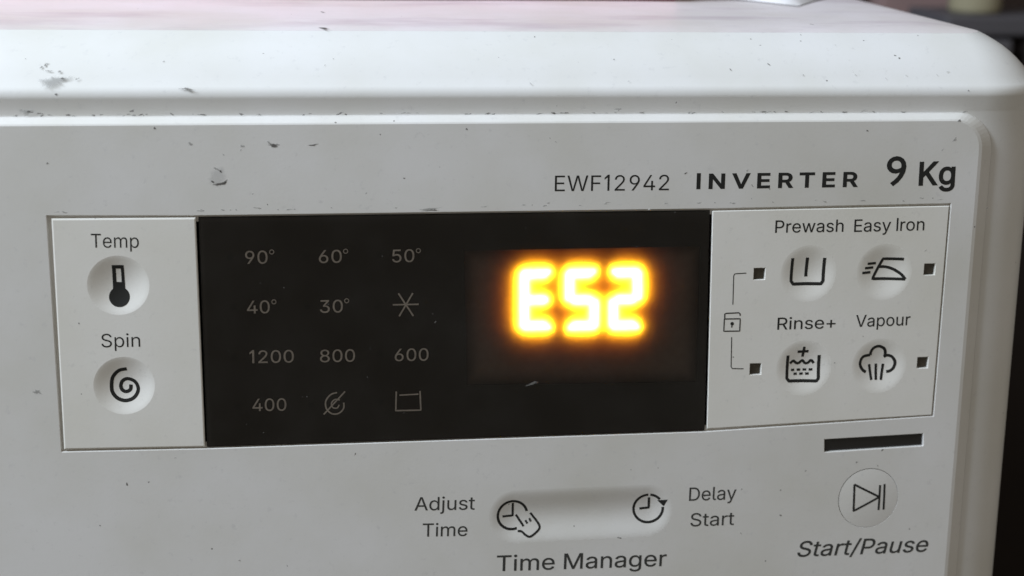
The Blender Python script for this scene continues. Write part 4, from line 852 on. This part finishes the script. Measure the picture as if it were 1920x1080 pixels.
NP = (0, -1, 0); NB = (0, -0.6272, 0.7789); NT = (0, -0.08, 1)
wear = [
    # on the plate
    ((-76.37, 0.00, 30.91), NP, 6.0, 5.6, M_PALE, plate, 0.0, 0.16), ((-76.03, 0.00, 28.98), NP, 4.2, 1.0, M_DIRT_SHADE, plate, 0.10, 0.30), ((-74.54, 0.00, 29.38), NP, 1.9, 0.8, M_DIRT_SHADE, plate, 0.75, 0.3),  # dent drawn flat: pale chip disc, dark crescent painted as its shaded lower rim
    ((-77.62, 0.00, 29.55), NP, 1.2, 0.6, M_DIRT_SHADE, plate, -0.6, 0.3), ((-76.70, 0.00, 32.97), NP, 1.6, 0.7, M_SCUFF, plate, -0.5, 0.6), ((-75.65, 0.00, 32.27), NP, 1.4, 0.6, M_DIRT_SHADE, plate, -0.4, 0.6),  # first piece ends the dent's painted crescent
    ((-62.05, 0.00, 38.79), NP, 3.9, 0.9, M_DIRT_SHADE, plate, -0.15, 0.5), ((-63.11, 0.00, 39.41), NP, 1.6, 0.9, M_SCUFF, plate, -0.6, 0.5), ((-52.18, 0.00, 38.78), NP, 2.6, 0.6, M_DIRT_SHADE, plate, 0.12, 0.5),
    ((-69.97, 0.00, 38.65), NP, 1.3, 0.9, M_SCUFF, plate, 0.2, 0.5), ((-82.86, 0.00, 39.29), NP, 1.2, 1.2, M_SCUFF, plate, 0.3, 0.5), ((-91.52, 0.00, 43.40), NP, 0.7, 0.9, M_DIRT_SHADE, plate, 0.3, 0.4),
    ((-12.37, 0.00, 42.66), NP, 0.7, 0.7, M_DIRT_SHADE, plate, 0.0, 0.4), ((123.26, 0.00, 44.18), NP, 0.95, 1.05, M_DIRT_SHADE, plate, 0.2, 0.4), ((122.30, 0.00, 38.92), NP, 1.4, 1.1, M_SCUFF, plate, 0.4, 0.5),
    ((-22.43, 0.00, 21.65), NP, 6.4, 0.9, M_SCUFF, plate, 0.03, 0.5), ((-21.17, 0.00, 21.42), NP, 3.0, 0.5, M_DIRT_SHADE, plate, 0.03, 0.5), ((36.97, 0.00, 20.81), NP, 1.0, 0.6, M_FLECK, plate, 0.5, 0.4),
    ((31.49, 0.00, -72.95), NP, 1.4, 0.55, M_DIRT_SHADE, plate, -0.35, 0.3), ((-34.81, 0.00, 41.41), NP, 0.5, 0.5, M_DIRT_SHADE, plate, 0, 0.4), ((-102.73, 0.00, -51.06), NP, 0.7, 1.0, M_DIRT_SHADE, plate, 0.5, 0.4),
    ((133.45, 0.00, 19.82), NP, 0.6, 0.6, M_SCUFF, plate, 0, 0.4), ((-124.10, 0.00, -24.84), NP, 2.2, 1.4, M_SCUFF, plate, -0.7, 0.7),
    # on the sloped edge and the margin under it
    ((-116.16, 3.98, 54.86), NB, 9.5, 4.2, M_SCUFF, housing, 0.0, 0.55), ((-119.30, 7.01, 58.09), NB, 1.6, 0.5, M_DIRT_SHADE, housing, 0.9, 0.6), ((-117.40, 6.12, 57.22), NB, 2.2, 0.5, M_DIRT_SHADE, housing, -0.1, 0.7),
    ((-114.79, 6.00, 57.10), NB, 1.4, 0.6, M_DIRT_SHADE, housing, 0.5, 0.6), ((-114.14, 4.51, 55.48), NB, 2.0, 0.6, M_DIRT_SHADE, housing, 0.2, 0.7), ((-110.37, 4.40, 55.35), NB, 1.4, 0.5, M_DIRT_SHADE, housing, 0.4, 0.6),
    ((-118.45, 7.55, 58.59), NB, 0.7, 1.3, M_DIRT_SHADE, housing, -0.4, 0.6), ((-101.77, 17.77, 65.64), NB, 0.9, 0.6, M_DIRT_SHADE, housing, 0.3, 0.4), ((102.00, 13.82, 63.24), NB, 0.7, 0.7, M_DIRT_SHADE, housing, 0, 0.4),
    ((108.89, 9.77, 60.43), NB, 0.8, 0.7, M_DIRT_SHADE, housing, 0.4, 0.4), ((4.87, 3.34, 54.08), NB, 0.7, 1.0, M_SCUFF, housing, 0.2, 0.4), ((-83.43, 2.42, 52.94), NB, 4.0, 0.9, M_DIRT_SHADE, housing, -0.05, 0.55),
    ((-82.51, 2.20, 52.42), NP, 1.8, 0.7, M_SCUFF, housing, -0.3, 0.55), ((-115.42, 2.20, 51.69), NP, 0.8, 0.8, M_DIRT_SHADE, housing, 0, 0.3), ((-122.75, 2.20, 47.34), NP, 4.6, 1.3, M_SCUFF, housing, 0.05, 0.6),
    ((-121.98, 2.20, 47.33), NP, 2.2, 0.7, M_DIRT_SHADE, housing, 0.1, 0.6), ((-119.56, 2.20, 46.92), NP, 1.8, 0.5, M_DIRT_SHADE, housing, -0.1, 0.6), ((-97.06, 2.20, 47.49), NP, 1.2, 0.8, M_DIRT_SHADE, housing, 0.5, 0.6),
    ((-87.36, 2.20, 46.64), NP, 1.5, 0.5, M_DIRT_SHADE, housing, -0.4, 0.6), ((-70.07, 2.20, 46.57), NP, 2.0, 0.6, M_DIRT_SHADE, housing, -0.2, 0.6), ((-45.05, 2.20, 46.59), NP, 2.2, 0.6, M_DIRT_SHADE, housing, 0.3, 0.6),
    ((-28.14, 2.20, 46.66), NP, 3.4, 0.5, M_SCUFF, housing, 0.1, 0.6), ((126.27, 2.20, 52.11), NP, 0.7, 0.7, M_DIRT_SHADE, housing, 0, 0.4), ((44.02, 2.20, 49.17), NP, 0.6, 0.6, M_DIRT_SHADE, housing, 0, 0.4),
    ((69.51, 2.20, 46.51), NP, 1.8, 0.5, M_SCUFF, housing, 0.3, 0.6), ((28.40, 2.20, 47.40), NP, 2.4, 0.9, M_SCUFF, housing, 0.3, 0.7), ((96.60, 2.20, 46.69), NP, 2.0, 0.5, M_SCUFF, housing, 0.0, 0.6),
    # on the top
    ((-48.92, 22.80, 67.48), NT, 2.4, 9.0, M_DIRT_SHADE, worktop, 0.3, 0.5), ((-47.99, 53.05, 70.55), NT, 0.9, 5.0, M_DIRT_SHADE, worktop, 0.3, 0.5), ((90.65, 30.30, 68.63), NT, 1.2, 3.0, M_SCUFF, worktop, 0.3, 0.5),
    # on the panels
    ((-112.70, 0.00, -6.76), (0, -1, 0), 0.5, 0.5, M_DIRT_SHADE, left_panel, 0, 0.3), ((116.19, 0.00, 8.04), NP, 1.2, 0.35, M_SCUFF, right_panel, 0.5, 0.5), ((91.78, 0.00, -23.54), NP, 0.6, 0.6, M_SCUFF, right_panel, 0.5, 0.5),
    ((5.87, 0.00, -26.80), NP, 4.4, 1.0, M_SCUFF, window, 0.22, 0.45), ((-20.65, 0.00, -8.88), NP, 0.9, 0.35, M_SCUFF, window, 0.7, 0.4),
]
gr = random.Random(11)
for _ in range(70):                      # dust caught in the groove above the raised panel
    x = gr.uniform(-135, 126)
    wear.append(((x, YF + 0.86, 46.15 + abs(gr.gauss(0, 0.5))), NP, gr.uniform(0.5, 2.4), gr.uniform(0.25, 0.6), gr.choice((M_DIRT_SHADE, M_SCUFF, M_SCUFF)), housing, gr.uniform(-0.4, 0.4), 0.6))
for _ in range(34):                      # dust along the upper seam of the inset panels
    x = gr.uniform(-119, 122)
    wear.append(((x, 0.0, 22.1 + abs(gr.gauss(0, 0.25))), NP, gr.uniform(0.5, 2.0), gr.uniform(0.2, 0.45), M_SCUFF, plate, gr.uniform(-0.2, 0.2), 0.6))
for _ in range(34):                      # stray specks
    wear.append(((gr.uniform(-132, 130), 0.0, gr.choice((gr.uniform(23, 43.5), gr.uniform(-80, -43.5)))), NP, gr.uniform(0.3, 0.9), gr.uniform(0.25, 0.7), gr.choice((M_DIRT_SHADE, M_SCUFF)), plate, gr.uniform(-1, 1), 0.6))
for _ in range(22):                      # dust on the display window
    wear.append(((gr.uniform(-80, 53), 0.0, gr.uniform(-40, 20)), NP, gr.uniform(0.2, 0.5), gr.uniform(0.2, 0.4), M_SCUFF, window, gr.uniform(-1, 1), 0.5))
for _ in range(26):
    k_ = gr.uniform(0.1, 0.95)
    wear.append(((gr.uniform(-132, 125), YF + OC * k_ - 0.82 * math.sin(math.pi * k_), ZM + (ZC - ZM) * k_ + 1.02 * math.sin(math.pi * k_)), NB, gr.uniform(0.3, 1.1), gr.uniform(0.25, 0.7), gr.choice((M_DIRT_SHADE, M_SCUFF, M_SCUFF)), housing, gr.uniform(-1, 1), 0.6))
for k, (at, nrm, w, h, mt, par, rot, rg) in enumerate(wear):
    nm = {"dark_dirt_and_shade": "dirt_and_shade_mark", "grey_scuff": "scuff_mark", "pale_chip": "paint_chip", "white_fleck": "paint_fleck"}[mt.name]
    blob(nm, at, nrm, w, h, mt, par, rot, rg, lift=0.16 if par is left_panel else (0.035 + 0.004 * (k % 5)) if par is not right_panel else 0.07, seed=k)

# ------------------------------------------------------------------ things on the worktop
M_TOWEL = plain("pink_terry", (0.74, 0.36, 0.40), 0.95, 0.1, bump=0.8, bump_scale=700, var=0.25, var_scale=120)
M_BAG = plain("white_plastic_film", (0.82, 0.80, 0.80), 0.25, 0.5)
def folded_cloth():
    x0, x1, y0, y1 = -330.0, 66.9, 89.1, 330.0
    m = Mesh(); nx, ny = 48, 14; layers = 3; th = 11.0
    for L in range(layers):
        prof = []
        for k in range(13):
            a = math.pi * (k / 12 - 0.5)
            prof.append((-math.cos(a) * th / 2, math.sin(a) * th / 2))
        base = 0.3 + L * (th - 0.6)
        rows_ = []
        for i in range(nx + 1):
            x = x0 + (x1 - x0) * i / nx
            wob = 1.2 * math.sin(x * 0.021 + L * 1.3) + 0.7 * math.sin(x * 0.057 + L)
            ring = [(x, y0 + 6 + L * 0.8 + wob + p[0], top_z(y0 - YF - OC) + base + th / 2 + p[1]) for p in prof]
            ring += [(x, y1 - 6 + p[0] * -1, top_z(y1 - YF - OC) + base + th / 2 - p[1]) for p in prof]
            ids = [len(m.v) + j for j in range(len(ring))]; m.v += ring; rows_.append(ids)
        for a, b in zip(rows_, rows_[1:]): m.bridge(a, b)
        m.f.append(tuple(rows_[0])); m.f.append(tuple(reversed(rows_[-1])))
    o = mesh_obj("folded_towel", m.v, m.f, M_TOWEL, None, smooth=False)
    o["label"] = "folded pink towel lying on the washing machine top"; o["category"] = "towel"
    return o
folded_cloth()

def film_packet():
    corner = (99.25, 78.30, 72.29); 
    m = Mesh(); n = 16
    # a small pillow-shaped plastic packet lying flat, one corner pointing at the room
    cx, cy = corner[0] + 4, corner[1] + 36
    rows_ = []
    for i in range(n + 1):
        ids = []
        for j in range(n + 1):
            u, v = i / n * 2 - 1, j / n * 2 - 1
            px, py = 22 * (u - v) * 0.55 + cx, 36 * (u + v) * 0.5 + cy
            bulge = (max(0, (1 - u * u) * (1 - v * v))) ** 0.6
            k = py - YF - OC
            m.v.append((px, py, top_z(max(0, k)) + 0.25 + bulge * 5.0 + 0.25 * math.sin(9 * u + 4 * v) * bulge)); ids.append(len(m.v) - 1)
        rows_.append(ids)
    for i in range(n):
        for j in range(n): m.f.append((rows_[i][j], rows_[i + 1][j], rows_[i + 1][j + 1], rows_[i][j + 1]))
    base = len(m.v)
    for i in range(n + 1):
        for j in range(n + 1):
            x, y, z = m.v[rows_[i][j]]; m.v.append((x, y, top_z(max(0, y - YF - OC)) + 0.12))
    for i in range(n):
        for j in range(n):
            q = (rows_[i][j], rows_[i][j + 1], rows_[i + 1][j + 1], rows_[i + 1][j]); m.f.append(tuple(k + base for k in q))
    o = mesh_obj("plastic_packet", m.v, m.f, M_BAG, None, smooth=True)
    o["label"] = "small white plastic packet on the machine top, its corner just in view"; o["category"] = "packet"
film_packet()

# ------------------------------------------------------------------ behind the machine
M_DARKCAB = plain("slate_grey_paint", (0.085, 0.080, 0.088), 0.5, 0.4, var=0.25, var_scale=12)
M_DARKTRIM = plain("black_brown_wood", (0.016, 0.011, 0.009), 0.7, 0.2, var=0.4, var_scale=20)
M_POST = plain("red_brown_wood", (0.36, 0.245, 0.235), 0.6, 0.3, var=0.35, var_scale=14)
M_POT = plain("khaki_glaze", (0.33, 0.295, 0.195), 0.35, 0.5, var=0.2, var_scale=25)
cab = bpy.data.objects.new("side_cabinet", None); cab.location = (0.6, 0.61, 0.0); scene.collection.objects.link(cab)
cab["label"] = "dark slate cabinet standing behind the washing machine's rounded corner"; cab["category"] = "cabinet"
CX0, CX1, CZ = 387.0, 431.4, 14.1
box("carcass", CX0, CX0 + 420, 585, 640, -820, CZ - 14, M_DARKTRIM, cab)
box("top_board", CX0 - 3, CX0 + 424, 575, 642, CZ - 13.8, CZ, M_DARKCAB, cab)
box("door", CX0 + 2, CX1, 570, 584.5, -780, CZ - 16, M_DARKCAB, cab)
box("door", CX1 + 12, CX0 + 416, 570, 584.5, -780, CZ - 16, M_DARKTRIM, cab)
post = box("wooden_post", 457.9, 524.3, 868, 898, -820, 1000, M_POST)
post["label"] = "reddish brown wooden post against the dark wall"; post["category"] = "post"

def pot():
    c = (415.5, 602.0); R0 = 17.9
    prof = [(0.0, 0.0), (R0 * 0.94, 0.0), (R0 * 0.99, 1.5), (R0, 4), (R0, 60), (R0 * 1.03, 110), (R0 * 1.05, 118), (R0 * 1.02, 122), (R0 * 0.95, 120), (R0 * 0.92, 60), (R0 * 0.9, 12), (0.0, 10)]
    m = Mesh(); prev = None
    for r, z in prof:
        ids = [len(m.v) + i for i in range(40)]
        m.v += [(c[0] + max(r, 0.01) * math.cos(i * math.pi / 20), c[1] + max(r, 0.01) * math.sin(i * math.pi / 20), CZ + 0.3 + z) for i in range(40)]
        if prev: m.bridge(prev, ids)
        prev = ids
    o = mesh_obj("khaki_pot", m.v, m.f, M_POT, None, smooth=True, upright=True)
    o["label"] = "khaki glazed pot standing on the dark cabinet"; o["category"] = "pot"
pot()
